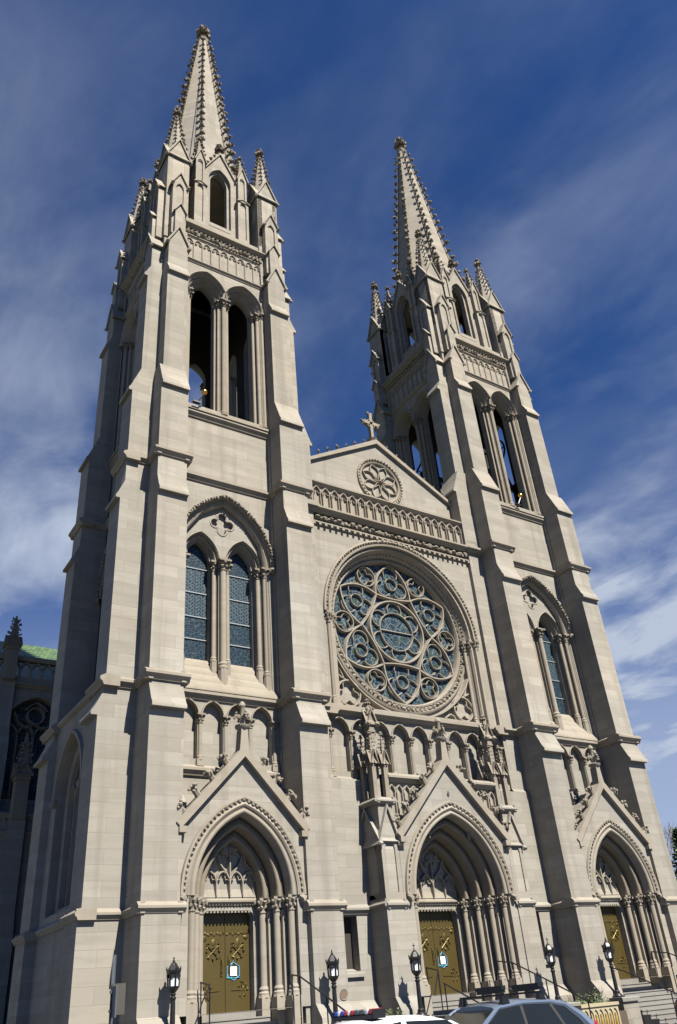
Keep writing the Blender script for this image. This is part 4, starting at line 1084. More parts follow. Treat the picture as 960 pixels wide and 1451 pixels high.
# lower cross wing seen past the left tower
tp = MB(); TYF = 20.0; WX = -11.4; XL, XR_ = -17.5, -6.0
tp.box(XL+.25, -8.0, TYF+.7, 41.5, ZB, 18.8); tp.prism([(TYF+.8, 18.8), (41.4, 18.8), (31.0, 25.3)], XL+.25, XL+.6, "x")
tp.plate([(XL, 12.0), (XR_, 12.0), (XR_, 18.9), (XL, 18.9)], [arch_hole(1.72, 2.1, 15.85, 12.6, WX, 12, .08)], TYF, TYF+.45)
tp.box(XL, XR_, TYF+.01, TYF+.6, ZB, 12.0); tp.box(XL, XR_, TYF-2.6, TYF, ZB, 11.3)
for x in (-13.25, -16.8): tp.prism([(TYF-.75, ZB), (TYF-.75, 15.1), (TYF-.38, 16.4), (TYF-.38, 18.8), (TYF+.1, 18.8), (TYF+.1, ZB)], x-.42, x+.42, 'x')
for x in (-12.4, -14.8, -17.2): tp.prism([(TYF-3.3, ZB), (TYF-3.3, 5.7), (TYF-3.0, 7.1), (TYF-3.0, 11.3), (TYF-2.5, 11.3), (TYF-2.5, ZB)], x-.37, x+.37, 'x')
tpo = tp.build('transept', STONE, cath)
q = MB()
string(q, XL, XR_, TYF, 18.75, .25, .25); string(q, XL, XR_, TYF-2.6, 11.3, .17, .2); string(q, XL, XR_, TYF-2.6, 5.0, .17, .2); string(q, XL, XR_, TYF-2.6, 10.5, .12, .18)
k = 0
for k in range(24): rib(q, arch(.2, .3, 10.85, -17.2+k*.46, 5), .05, TYF-2.68, TYF-2.59)
sweep_arch(q, 1.72, 2.1, 15.85, [(.08, TYF), (.12, TYF-.1), (.25, TYF-.1), (.27, TYF)], WX, 12)
for x in (-.86, 0, .86): rib(q, [(WX+x, 12.6), (WX+x, 16.1)], .07, TYF+.16, TYF+.42)
for x in (-1.28, -.43, .43, 1.28): rib(q, arch(.41, .58, 15.95, WX+x, 6), .065, TYF+.16, TYF+.42)
rib(q, circ(WX, 17.1, .45, 18), .07, TYF+.16, TYF+.42, True)
for x in (-1, 1): rib(q, [(WX, 16.65), (WX+x*.4, 16.4), (WX+x*.86, 16.65), (WX+x*1.15, 17.2)], .065, TYF+.16, TYF+.42); rib(q, [(WX, 17.85), (WX+x*.33, 17.65), (WX+x*.57, 17.4)], .065, TYF+.16, TYF+.42)
string(q, XL, XR_, TYF-.1, 20.2, .1, .17, .35)
q.box(XL, XR_, TYF-.12, TYF+.2, 18.75, 19.1)
x = -17.3
while x < -6.1:
    rib(q, [(x, 19.05), (x, 19.65)], .08, TYF-.1, TYF+.08); rib(q, arch(.23, .31, 19.65, x+.295, 5), .075, TYF-.1, TYF+.08); x += .59
q.build('transept_moulding', TRIM, tpo)
q = MB(); q.plate(arch_hole(1.72, 2.1, 15.85, 12.6, WX, 12, .08), [], TYF+.43, TYF+.45); q.build('transept_glass', GLASS, tpo, smooth=False)
q = MB(); q.prism([(TYF+.4, 18.85), (42.0, 18.85), (31.0, 25.7)], XL, -6.0, 'x'); q.build('transept_roof', TILE, tpo, smooth=False)
for (x, y, z0, z1, hh) in ((-13.25, TYF-.4, 18.7, 20.7, 22.5), (-16.8, TYF-.4, 18.7, 20.7, 22.5), (-12.4, TYF-2.8, 11.0, 13.1, 15.2), (-14.8, TYF-2.8, 11.0, 13.1, 15.2), (-17.2, TYF-2.8, 11.0, 13.1, 15.2)):
    q = MB(); r = .31; q.box(x-r, x+r, y-r, y+r, z0, z1)
    q.rows([[(x+rr*math.cos(PI/4+k*PI/2), y+rr*math.sin(PI/4+k*PI/2), z) for k in range(4)] for rr, z in ((.5, z1-.05), (.34, z1+.25), (.05, hh))], True, True)
    for k in range(4):
        a = PI/4+k*PI/2
        for j in range(5): z = z1+.25+j*.3; rr = .34*(hh+.1-z)/(hh-z1-.25); crocket(q, (x+rr*math.cos(a), y+rr*math.sin(a), z), (math.cos(a), math.sin(a), 0), .16)
        g = MB(); gablet(g, 0, .33, z1-.3, z1, z1+.5, -.35, 0, .05, False); q.add(g, Matrix.Translation((x, y, 0)) @ RZ(k*PI/2))
    q.build('transept_pinnacle', CARVE, tpo)
# lightning conductors, gold balls on the belfry sills
m = MB(); m.tube([(-13.05, 7.0, 2), (-13.05, 7.0, 12.4), (-12.33, 6.9, 13.4), (-12.33, 6.9, 37)], .025, 5)
m.tube([(-9-1.15*(1-.95*t)-.3*(1-t), TY-2.3*(1-.97*t), 45.2+17*t) for t in (0, .25, .5, .75, 1)], .02, 4); m.build('lightning_conductor', BLACK, cath)
for x in (-10.15, 9.45):
    e = empty('ball_mount', (x, 1.25, 25.6)); e.parent = cath
    q = MB(); q.tube([(-.35, 0, 0), (0, 0, .62)], .035, 6); q.box(-.55, -.2, -.08, .08, -.05, .03); q.build('bracket', BLACK, e)
    q = MB(); q.rev([(.13*math.sin(PI*k/10)+.002, .72-.13*math.cos(PI*k/10)) for k in range(11)], 14); q.build('gold_ball', GOLD, e)
#SPLIT
# ------------------------------------------------------------------ bell with its wheel in the right belfry
BELLM = plain('dark_bronze', (.05, .045, .038), .5, .7)
def bell(x, y, zw, label, wx=.66):
    be = empty('tower_bell', (x, y, zw-3.0)); tag(be, label, 'bell')
    m = MB(); m.rev([(.72, 1.25), (.70, 1.33), (.55, 1.65), (.46, 2.1), (.40, 2.45), (.22, 2.6), (.05, 2.62)], 20); m.build('bell_body', BELLM, be)
    m = MB(); R = 1.0
    m.rows([[(px_, R*s*math.cos(2*PI*k/32), 3.0+R*s*math.sin(2*PI*k/32)) for px_, s in ((wx-.04, 1), (wx+.04, 1), (wx+.04, .91), (wx-.04, .91))] for k in range(32)], True, False, True)
    for k in range(4): a = k*PI/4; m.tube([(wx, -R*.95*math.cos(a), 3.0-R*.95*math.sin(a)), (wx, R*.95*math.cos(a), 3.0+R*.95*math.sin(a))], .035, 5)
    m.build('wheel', BLACK, be)
    m = MB()
    for px_ in (-.9, .9): m.tube([(px_, -.7, 0), (px_, 0, 3.0), (px_, .7, 0)], .10, 4); m.box(px_-.1, px_+.1, -.95, .95, -.02, .22)
    m.box(-1.0, 1.0, -.11, .11, 2.78, 3.05); m.box(-1.0, 1.0, -.9, -.7, -.3, .0); m.box(-1.0, 1.0, .7, .9, -.3, 0)
    for px_ in (-.9, .9):
        for py_ in (-.8, .8): m.box(px_-.09, px_+.09, py_-.09, py_+.09, 24.96-(zw-3.0), 0)
    m.build('headstock_frame', BLACK, be)
bell(7.75, 6.25, 30.2, 'dark bell and spoked wheel in the left-facing opening of the right belfry', -.66)
bell(10.2, 3.75, 31.3, 'dark bell and spoked wheel seen through the front opening of the right belfry')

# ------------------------------------------------------------------ entrance steps with their cheek blocks
def steps(cx, hw, y0, label):
    m = MB(); nst = 11
    m.box(cx-hw, cx+hw, y0, 2.75, GZ, 2.295)
    for k in range(1, nst): m.box(cx-hw-.001*k, cx+hw+.001*k, y0-.34*k, y0-.34*(k-1), GZ, 2.295-.148*k); m.box(cx-hw-.001*k, cx+hw+.001*k, y0-.34*k-.025, y0-.34*k, 2.295-.148*k-.04, 2.295-.148*k-.0005)
    o = m.build('entrance_steps', STEP, smooth=False); return tag(o, label, 'steps')
steps(-9, 2.2, 1.36, 'pale stone steps up to the gilded doors of the left tower')
steps(0, 2.62, 1.98, 'wide pale stone steps up to the doors of the central portal')
steps(9, 2.2, 1.36, 'pale stone steps climbing to the doors of the right tower')
PED = [(-11.62, -.45), (-6.36, -.45), (-3.12, -.45), (3.12, -.45), (6.30, -.45), (11.62, -.45)]
for i, (x, y) in enumerate(PED):
    m = MB(); m.box(x-.42, x+.42, y-.55, y+.12, GZ, 1.58)
    o = m.build('lamp_pedestal', ROUGH, smooth=False)
    q = MB(); q.prism([(y-.62, 1.581), (y+.13, 1.581), (y+.13, 1.73), (y-.58, 1.73), (y-.62, 1.69)], x-.48, x+.48, 'x'); q.build('cap_stone', STEP, o, smooth=False)
    tag(o, ['rough stone pedestal under the leftmost black lamp', 'rough stone pedestal of the lamp between left and central doors', 'rough stone pedestal under the cross-topped lamp left of the central steps',
            'rough stone pedestal under the cross-topped lamp behind the hatchback', 'rough stone pedestal under the lamp beside the right-hand steps', 'rough stone pedestal at the far right corner of the front'][i], 'pedestal', 'lamp pedestals')
def lamp(x, y, z, cross, label):
    e = empty('lamp_post', (x, y, z)); tag(e, label, 'street lamp', 'black lantern posts along the church front'); e.scale = (.9, .9, .97)
    m = MB(); m.box(-.2, .2, -.2, .2, 0, .05); m.rev([(.2, .05), (.17, .1), (.12, .14), (.12, .2), (.085, .24), (.08, .5), (.072, 1.0), (.095, 1.02), (.095, 1.06), (.06, 1.1), (.1, 1.14), (.06, 1.18)], 12); m.build('post', BLACK, e)
    m = MB(); n = 6
    m.rev([(.05, 1.16), (.15, 1.26), (.175, 1.30), (.175, 1.34)], n, rot=PI/6)
    for k in range(n):
        a = PI/6+k*PI/3; m.tube([(.165*math.cos(a), .165*math.sin(a), 1.32), (.18*math.cos(a), .18*math.sin(a), 1.66)], .028, 5)
    m.rev([(.19, 1.64), (.225, 1.68), (.23, 1.73), (.19, 1.75)], n, rot=PI/6)
    for k in range(n):
        a = PI/6+k*PI/3; m.rev([(.02, 1.74), (.03, 1.77), (.005, 1.84)], 5, (.215*math.cos(a), .215*math.sin(a)))
        a += PI/6; m.box(*(lambda c, s: (c-.06, c+.06, s-.012, s+.012))(.17*math.cos(a), .17*math.sin(a)), 1.55, 1.64)
    m.rev([(.2, 1.74), (.12, 1.86), (.07, 1.93), (.03, 1.95)], n, rot=PI/6)
    if cross: m.tube([(0, 0, 1.92), (0, 0, 2.16)], .014, 6); m.tube([(-.06, 0, 2.09), (.06, 0, 2.09)], .014, 6); m.blob((0, 0, 1.97), .03)
    else: m.rev([(.03, 1.93), (.045, 1.98), (.02, 2.02), (.03, 2.05), (.003, 2.08)], 6)
    m.build('lantern_frame', BLACK, e)
    for k in range(n):
        a = k*PI/3+PI/3; c, s = math.cos(a), math.sin(a); q = MB(); w = .065
        q.rows([[(r*c-t*s, r*s+t*c, zz) for t in (-w, w)] for r, zz in ((.138, 1.34), (.15, 1.63))]); q.rows([[((r-.01)*c-t*s, (r-.01)*s+t*c, zz) for t in (-w, w)] for r, zz in ((.138, 1.34), (.15, 1.63))])
        q.build('lantern_pane', LAMPGLASS, e, smooth=False)
LL = ['leftmost black lantern post, in front of the left tower corner', 'black lantern post with knob finial between left and central doors', 'black lantern post topped by a cross, left of the central steps',
      'cross-topped black lantern post behind the blue-grey hatchback', 'black lantern post beside the steps of the right tower']
for i, (x, y) in enumerate(PED[:5]): lamp(x, y-.02, 1.73, i in (2, 3), LL[i])
# ------------------------------------------------------------------ handrails
def rail(label, top, posts, base):
    m = MB(); m.tube(top, .024, 6)
    for p in posts: m.tube([p, (p[0], p[1], base(p[1]))], .022, 6)
    return tag(m.build('handrail', BLACK), label, 'handrail', 'black iron handrails on the steps')
def step_z(y, y0=1.36): return 2.29 if y > y0 else max(GZ+.02, 2.29-.148*math.ceil((y0-y)/.34))
def std_rail(x, label, y0=.75, ext=True):
    top = [(x, y0, 3.22), (x, -.10, 3.10), (x, -1.6, 2.48), (x, -3.3, 1.75), (x, -3.45, 1.70)]
    posts = [(x, y0-.02, 3.21), (x, -.1, 3.10), (x, -1.6, 2.48), (x, -3.3, 1.75)]
    rail(label, top, posts, step_z)
std_rail(-7.35, 'black handrail on the right side of the left tower steps')
std_rail(1.55, 'black handrail on the right side of the central steps')
std_rail(10.35, 'black handrail on the far right tower steps, right of the doors')
rail('black handrail beside the lamp on the right tower steps', [(6.95, .1, 2.72), (6.98, -.35, 2.6), (7.2, -2.2, 1.78), (7.2, -2.35, 1.72)], [(6.96, .08, 2.71), (7.2, -2.2, 1.78)], step_z)
rail('short black handrail left of the left tower doors', [(-10.35, .55, 3.12), (-10.35, -.1, 3.02), (-11.0, -.95, 2.52), (-11.15, -1.2, 2.35)], [(-10.35, .5, 3.11), (-10.35, -.1, 3.02)], step_z)
rail('bent black handrail left of the central doors', [(-1.75, .75, 3.15), (-1.75, .1, 3.02), (-2.35, -.3, 2.3)], [(-1.75, .72, 3.14), (-1.75, .1, 3.02)], step_z)
rail('lower black handrail running down the central steps', [(-1.95, -.35, 2.62), (-1.95, -2.3, 1.85), (-1.95, -3.4, 1.4)], [(-1.95, -.4, 2.6), (-1.95, -2.3, 1.85)], step_z)
# ------------------------------------------------------------------ notices on the doors
PAPER = plain('white_paper', (.82, .84, .88), .7, 0, .03)
BLUE = plain('blue_card', (.12, .36, .62), .6, 0, .3)
GREEN = plain('teal_card', (.05, .35, .4), .6, 0, .3)
def notice(x, y, z, label):
    e = empty('door_notice', (x, y, z)); tag(e, label, 'notice', 'white notices taped to the doors')
    m = MB(); m.box(-.11, .11, -.02, -.008, -.125, .125); m.build('sheet', PAPER, e, smooth=False)
    m = MB()
    for a in range(6): c, s = math.cos(a*PI/3+PI/6), math.sin(a*PI/3+PI/6); c2, s2 = math.cos((a+1)*PI/3+PI/6), math.sin((a+1)*PI/3+PI/6); m.tube([(.24*c, -.004, .25*s), (.24*c2, -.004, .25*s2)], .010, 4)
    m.build('star_border', BLUE, e)
    m = MB(); m.tube([(-.23, -.004, -.18), (.0, -.004, .3), (.23, -.004, -.18), (-.23, -.004, -.18)], .012, 4); m.build('star_border', GREEN, e)
notice(-9+.28, YD_S+.245, 3.42, 'white notice in a blue star frame on the left tower doors')
notice(.30, YD_C+.245, 3.42, 'white notice in a blue star frame on the central doors')
# ------------------------------------------------------------------ floodlight on the arcade sill of the right tower
e = empty('floodlight', (7.55, .95, 9.72)); tag(e, 'small dark floodlight with a red side on the sill of the right tower', 'floodlight')
m = MB(); m.box(-.3, .35, -.1, .1, -.02, .05); m.prism([(-.2, -.1), (.15, -.1), (.2, -.5), (.0, -.62), (-.16, -.45)], -.14, .14); m.tube([(0, 0, .05), (0, 0, -.2)], .04, 6); m.build('housing', BLACK, e)
m = MB(); m.tube([(-.2, -.02, -.12), (-.28, -.02, -.32), (-.22, -.02, -.55)], .05, 6); m.build('red_cover', plain('red_plastic', (.5, .03, .04), .5), e)
# round vent in the left tower buttress
m = MB(); m.rows([[(r*math.cos(2*PI*k/20), y, r*math.sin(2*PI*k/20)) for r, y in ((.12, .0), (.15, -.02), (.15, .02))] for k in range(20)], True, False, True)
v = m.build('vent', STEP, cath, loc=(-5.72, -.005, 2.52))
m = MB(); m.prism(circ(0, 0, .125, 20), -.012, .0); m.build('vent_grille', plain('rusty_grille', (.12, .08, .05), .8), v)
# ------------------------------------------------------------------ street sign seen from behind, far left
e = empty('street_sign', (-16.36, -9.15, GZ+.14)); tag(e, 'thin metal sign pole at the left kerb with two sign plates seen from behind', 'street sign')
GALV = plain('galvanised_steel', (.09, .10, .11), .5, .5, .2)
m = MB(); m.prism([(-.035, -.015), (-.02, .015), (.02, .015), (.035, -.015), (.018, -.005), (-.018, -.005)], 0, 2.56, 'z'); m.build('pole', GALV, e, smooth=False)
m = MB(); m.box(-.012, .012, -.22, .03, 1.62, 2.08); m.box(-.04, .04, -.05, .02, 1.7, 1.74); m.box(-.04, .04, -.05, .02, 1.98, 2.02); m.build('sign_plate', GALV, e, smooth=False)
m = MB(); m.box(-.02, .22, -.04, -.025, 1.66, 2.12); m.build('sign_plate', plain('sign_back', (.07, .066, .055), .5, .4), e, smooth=False)
# ------------------------------------------------------------------ planter and shrubs
e = empty('planter', (3.05, -2.0, GZ+.17)); tag(e, 'cream planter box with a row of arched panels beside the right-hand steps', 'planter')
CREAM = plain('cream_cast_stone', (.28, .24, .155), .8, 0, .08)
m = MB(); holes = [arch_hole(.105, .16, .62, .14, -.72+.24*k, 5) for k in range(7)]
m.plate([(-.9, 0), (.9, 0), (.9, .9), (-.9, .9)], holes, -.40, -.36); m.box(-.9, .9, -.36, .4, 0, .86); m.box(-.94, .94, -.44, .44, .86, .95)
m.build('box', CREAM, e, smooth=False)
m = MB()
for k in range(7): m.rev([(.035, .16), (.06, .3), (.045, .5), (.03, .54), (.04, .58), (.03, .64)], 6, (-.72+.24*k, -.375))
m.build('panel_figures', plain('ochre_panel', (.25, .16, .03), .8), e)
LEAFM = [leaf('dark_leaf', (.012, .03, .008), (.04, .085, .02)), leaf('light_leaf', (.04, .075, .015), (.10, .14, .035)), leaf('reddish_leaf', (.05, .04, .012), (.10, .07, .03))]
def shrub(x, y, z, r, h, n, label, cat='shrub', group=None, seed=0):
    rg = random.Random(seed); e = empty('shrub', (x, y, z)); tag(e, label, cat, group)
    st = MB()
    for k in range(9):
        a = rg.uniform(0, 2*PI); st.tube([(0, 0, 0), (r*.3*math.cos(a), r*.3*math.sin(a), h*.4), (r*.7*math.cos(a), r*.7*math.sin(a), h*rg.uniform(.6, .95))], [.02, .014, .006], 4)
    st.build('stems', plain('bark', (.10, .075, .05), .9) if 'bark' not in bpy.data.materials else bpy.data.materials['bark'], e)
    fs = [MB(), MB(), MB()]
    for k in range(n):
        a = rg.uniform(0, 2*PI); rr = r*math.sqrt(rg.random()); zz = h*(.15+.85*rg.random())*(1-.5*(rr/r)**2)*(.75+.25*math.sin(a*3+seed))
        p = Vector((rr*math.cos(a), rr*math.sin(a), zz)); d = Vector((rg.gauss(0, 1), rg.gauss(0, 1), rg.gauss(.4, .7))).normalized(); t = d.orthogonal().normalized(); L = rg.uniform(.05, .1)
        b = fs[0 if rg.random() < .55 else (1 if rg.random() < .75 else 2)]
        b.face([p, p+d*L*.5+t*L*.3, p+d*L, p+d*L*.5-t*L*.3])
    for b, mt in zip(fs, LEAFM):
        if b.f: b.build('foliage', mt, e, smooth=False)
    return e
m = MB(); m.box(1.0+2.2, 5.55, -1.35, -.32, GZ, 1.32); tag(m.build('planting_bed', plain('bed_soil', (.07, .05, .035), .95), smooth=False), kind='structure')
shrub(3.75, -.75, 1.32, .5, .75, 700, 'leafy reddish-green shrub between cross-topped lamp and tower buttress', group='shrubs', seed=1)
shrub(4.65, -.8, 1.32, .55, .85, 900, 'leafy dark green shrub against the shaded side of the right tower', group='shrubs', seed=2)
m = MB(); m.box(-5.6, -3.6, -1.2, -.32, GZ, 1.5); tag(m.build('planting_bed', bpy.data.materials['bed_soil'], smooth=False), kind='structure')
shrub(-4.45, -.75, 1.5, .4, .62, 500, 'small bright green shrub above the police light bar', group='shrubs', seed=3)
# ------------------------------------------------------------------ trees beyond the right corner
def branch(mb, p, d, L, r, depth, rg, tips):
    q = p+d*L; mid = p+d*L*.5+Vector((rg.uniform(-1, 1), rg.uniform(-1, 1), rg.uniform(-.5, 1)))*L*.06
    mb.tube([p, mid, q], [r, r*.85, r*.68], 5 if depth > 2 else 3, False)
    if depth == 0: tips.append(q); return
    for k in range(rg.choice((2, 3)) if depth > 1 else 3):
        a = d.orthogonal().normalized(); a.rotate(Matrix.Rotation(rg.uniform(0, 2*PI), 3, d))
        nd = (d+a*rg.uniform(.35, .8)+Vector((0, 0, .12))).normalized(); branch(mb, q if k else p+d*L*.8, nd, L*rg.uniform(.62, .82), r*.62, depth-1, rg, tips)
def bare_tree(x, y, h, label, seed):
    rg = random.Random(seed); e = empty('bare_tree', (x, y, GZ)); tag(e, label, 'tree')
    t = MB(); t.tube([(0, 0, 0), (.1, 0, h*.3)], [.28, .2], 8); t.build('trunk', bpy.data.materials['bark'], e)
    c = MB(); tips = []
    for k in range(5):
        a = k*2*PI/5; branch(c, Vector((.1, 0, h*.3)), Vector((.6*math.cos(a), .6*math.sin(a), 1)).normalized(), h*.22, .13, 5, rg, tips)
    c.build('crown', bpy.data.materials['bark'], e)
    rb = MB()
    for p in tips:
        if rg.random() < .35: d = Vector((rg.gauss(0, 1), rg.gauss(0, 1), rg.gauss(0, 1))).normalized(); t_ = d.orthogonal(); rb.face([p, p+d*.07+t_*.04, p+d*.14, p+d*.07-t_*.04])
    rb.build('buds', LEAFM[2], e, smooth=False)
def dense_tree(x, y, h, r, label, seed):
    rg = random.Random(seed); e = empty('evergreen_tree', (x, y, GZ)); tag(e, label, 'tree')
    t = MB(); t.tube([(0, 0, 0), (0, 0, h*.5), (0, 0, h*.93)], [.25, .16, .03], 8)
    for k in range(24): a = rg.uniform(0, 2*PI); z = h*rg.uniform(.2, .85); R = r*(1-z/h)*1.2+.3; t.tube([(0, 0, z), (R*.8*math.cos(a), R*.8*math.sin(a), z+.3)], [.06, .02], 4)
    t.build('trunk', bpy.data.materials['bark'], e)
    fs = [MB(), MB()]
    for k in range(9000):
        z = h*(.12+.88*rg.random()**1.2); a = rg.uniform(0, 2*PI); R = r*(1.05-(z/h)**1.6)*(.72+.28*math.sin(a*4+z*2.1))*rg.uniform(.55, 1.08)
        p = Vector((R*math.cos(a), R*math.sin(a), z+rg.uniform(-.2, .2))); d = Vector((math.cos(a)+rg.gauss(0, .6), math.sin(a)+rg.gauss(0, .6), rg.gauss(0, .6))).normalized(); t_ = d.orthogonal().normalized(); L = rg.uniform(.16, .34)
        fs[0 if rg.random() < .7 else 1].face([p, p+d*L*.5+t_*L*.28, p+d*L, p+d*L*.5-t_*L*.28])
    for b, mt in zip(fs, LEAFM): b.build('crown', mt, e, smooth=False)
bare_tree(42.18, 20.0, 14.08, 'bare branching tree behind the right corner of the church', 5)
dense_tree(36.03, 16.0, 11.41, 2.6, 'dark evergreen tree beside the right corner of the church', 6)
dense_tree(36.74, 14.0, 7.5, 2.2, 'low dark evergreen tree farther right past the church corner', 8)
# ------------------------------------------------------------------ cars
CARGLASS = plain('car_glass', (.010, .012, .012), .06, 0, .05, spec=.45)
RUB = plain('tyre_rubber', (.02, .02, .02), .9)
CHROME = plain('alloy_rim', (.5, .5, .52), .3, .9)
REDL = plain('red_lens', (.28, .010, .014), .3); REDL.node_tree.nodes['Principled BSDF'].inputs['Coat Weight'].default_value = .5
WHL = plain('clear_lens', (.4, .42, .42), .2); BLUL = plain('blue_lens', (.02, .04, .25), .3)
def car(name, loc, body, paintm, kind):
    """nose towards -X; profile = lower body, glasshouse as shrunk upper loft"""
    e = empty(name, loc)
    L2, W2 = body['L']/2, body['W']/2
    low = body['low']; up = body['up']
    # body: cross-sections along x; each (x, half width, z_sill, z_belt)
    m = MB(); rws = []
    for x, w, z0, z1, zc in low:
        rws.append([(x, -w*.92, z0), (x, -w, z0+.18), (x, -w, (z0+z1)/2+.05), (x, -w*.95, z1-.03), (x, -w*.86, z1+.0), (x, -w*.45, z1+zc*.8), (x, 0, z1+zc), (x, w*.45, z1+zc*.8), (x, w*.86, z1), (x, w*.95, z1-.03), (x, w, (z0+z1)/2+.05), (x, w, z0+.18), (x, w*.92, z0)])
    m.rows(rws, True, True); bd = m.build('body', paintm, e); bv = bd.modifiers.new('soft', 'SUBSURF'); bv.levels = 1; bv.render_levels = 1
    # roof and pillars
    zb = body['belt']
    m = MB(); rws = []
    for x, w, z in up['roof']:
        rws.append([(x, -w, z-.075), (x, -w*.97, z-.035), (x, -w*.86, z), (x, -w*.4, z+.035), (x, 0, z+.042), (x, w*.4, z+.035), (x, w*.86, z), (x, w*.97, z-.035), (x, w, z-.075)])
    m.rows(rws, True, True); m.build('roof', paintm, e)
    if 'rail' in up:
        g = MB()
        for s in (-1, 1): g.tube([(x, s*y, z) for x, y, z in up['rail']], [.05, .045, .04, .04, .045, .06, .10, .13], 8)
        g.build('roof_rail', paintm, e)
    g = MB()
    for s in (-1, 1):
        for (x0, x1) in up['pillars']:
            (xa, wa, za), (xb, wb, zb_) = x0, x1
            t = .045; g.rows([[(xa-t, s*wa, za), (xa+t, s*wa, za), (xa+t, s*(wa-.05), za), (xa-t, s*(wa-.05), za)], [(xb-t, s*wb, zb_), (xb+t, s*wb, zb_), (xb+t, s*(wb-.05), zb_), (xb-t, s*(wb-.05), zb_)]], True, True)
    g.build('pillars', RUB if kind == 'hatch' else paintm, e)
    for nm, quad in up['glass']:
        q = MB(); q.face([Vector(p) for p in quad]); ob = q.build(nm, CARGLASS, e, smooth=False); md = ob.modifiers.new('thick', 'SOLIDIFY'); md.thickness = .006
    # inside: dark cabin with seats
    m = MB(); m.box(up['cab'][0], up['cab'][1], -W2*.75, W2*.75, .45, zb-.05)
    for x in up['seats']:
        for s in (-1, 1): m.prism([(x, zb-.2), (x+.12, zb-.2), (x+.2, zb+.22), (x+.1, zb+.25)], s*.36-.22, s*.36+.22); m.box(x+.13, x+.22, s*.36-.12, s*.36+.12, zb+.27, zb+.42)
    m.build('cabin', plain('dark_cloth', (.03, .03, .032), .9) if 'dark_cloth' not in bpy.data.materials else bpy.data.materials['dark_cloth'], e, smooth=False)
    for x in body['axles']:
        for s in (-1, 1):
            R = body.get('R', .32); m = MB(); prof = [(.18, -.1), (R-.03, -.11), (R, -.07), (R, .07), (R-.03, .11), (.18, .1)]
            m.rows([[(r*math.cos(2*PI*k/24), y, r*math.sin(2*PI*k/24)) for r, y in prof] for k in range(24)], True, False, True)
            wh = empty('wheel', (x, s*(W2-.12), R)); wh.parent = e
            m.build('tyre', RUB, wh)
            m = MB(); m.rows([[(r*math.cos(2*PI*k/20), s*y, r*math.sin(2*PI*k/20)) for r, y in ((.005, .06), (.05, .085), (.19, .06), (.205, .09), (.205, .02))] for k in range(20)], loop=True); m.build('rim', CHROME, wh)
    for nm, mt, bx in body['bits']:
        q = MB(); q.box(*bx); ob = q.build(nm, mt, e, smooth=False); b2 = ob.modifiers.new('bev', 'BEVEL'); b2.width = .02; b2.segments = 2
    return e
SILV = paint('blue_grey_metallic_paint', (.12, .155, .22), .3, .35); WHT = paint('white_car_paint', (.78, .79, .82), .25)
HB = dict(L=4.4, W=1.74, belt=.97, R=.31, axles=(-1.32, 1.30),
    low=[(-2.2, .62, .28, .62, .0), (-2.12, .78, .22, .70, .03), (-1.7, .86, .2, .80, .05), (-1.0, .87, .2, .92, .06), (-.6, .87, .2, .95, .03), (.5, .87, .2, .98, .0), (1.4, .87, .2, 1.0, .0), (1.95, .84, .22, .98, .0), (2.15, .76, .26, .92, .0), (2.2, .66, .32, .84, .0)],
    up=dict(rail=[(-1.04, .79, .93), (-.62, .70, 1.18), (-.22, .615, 1.385), (.4, .64, 1.43), (1.1, .62, 1.41), (1.55, .58, 1.34), (1.85, .66, 1.13), (2.02, .74, .93)], roof=[(-.28, .60, 1.40), (0, .63, 1.455), (.5, .64, 1.475), (1.1, .62, 1.455), (1.5, .58, 1.40), (1.62, .55, 1.36)],
        pillars=[((-1.02, .78, .93), (-.25, .62, 1.37)), ((.28, .82, .97), (.34, .645, 1.43)), ((1.28, .80, .98), (1.12, .63, 1.41)), ((2.0, .72, .95), (1.58, .57, 1.34))],
        glass=[('windshield', [(-1.05, -.74, .95), (-1.05, .74, .95), (-.26, .58, 1.37), (-.26, -.58, 1.37)]), ('rear_window', [(2.02, -.66, .96), (2.02, .66, .96), (1.6, .52, 1.35), (1.6, -.52, 1.35)])]
            +[('side_window', [(-.92, s*.815, .955), (.24, s*.83, .965), (.30, s*.645, 1.425), (-.2, s*.625, 1.38)]) for s in (-1, 1)]+[('side_window', [(.32, s*.83, .965), (1.24, s*.81, .975), (1.08, s*.632, 1.405), (.38, s*.645, 1.425)]) for s in (-1, 1)]
            +[('quarter_window', [(1.32, s*.80, .98), (1.9, s*.735, .955), (1.55, s*.575, 1.345), (1.16, s*.628, 1.40)]) for s in (-1, 1)],
        cab=(-1.0, 1.9), seats=(-.05, .95)),
    bits=[('headlight', WHL, (-2.2, -2.0, s*.62-.14, s*.62+.14, .62, .74)) for s in (-1, 1)]+[('tail_light', REDL, (2.0, 2.19, s*.70-.09, s*.70+.09, .74, 1.02)) for s in (-1, 1)]
        +[('mirror', SILV, (-.75, -.58, s*.95-.09, s*.95+.09, .96, 1.08)) for s in (-1, 1)]+[('bumper', SILV, (2.12, 2.24, -.72, .72, .35, .62)), ('bumper', SILV, (-2.24, -2.1, -.7, .7, .3, .55))])
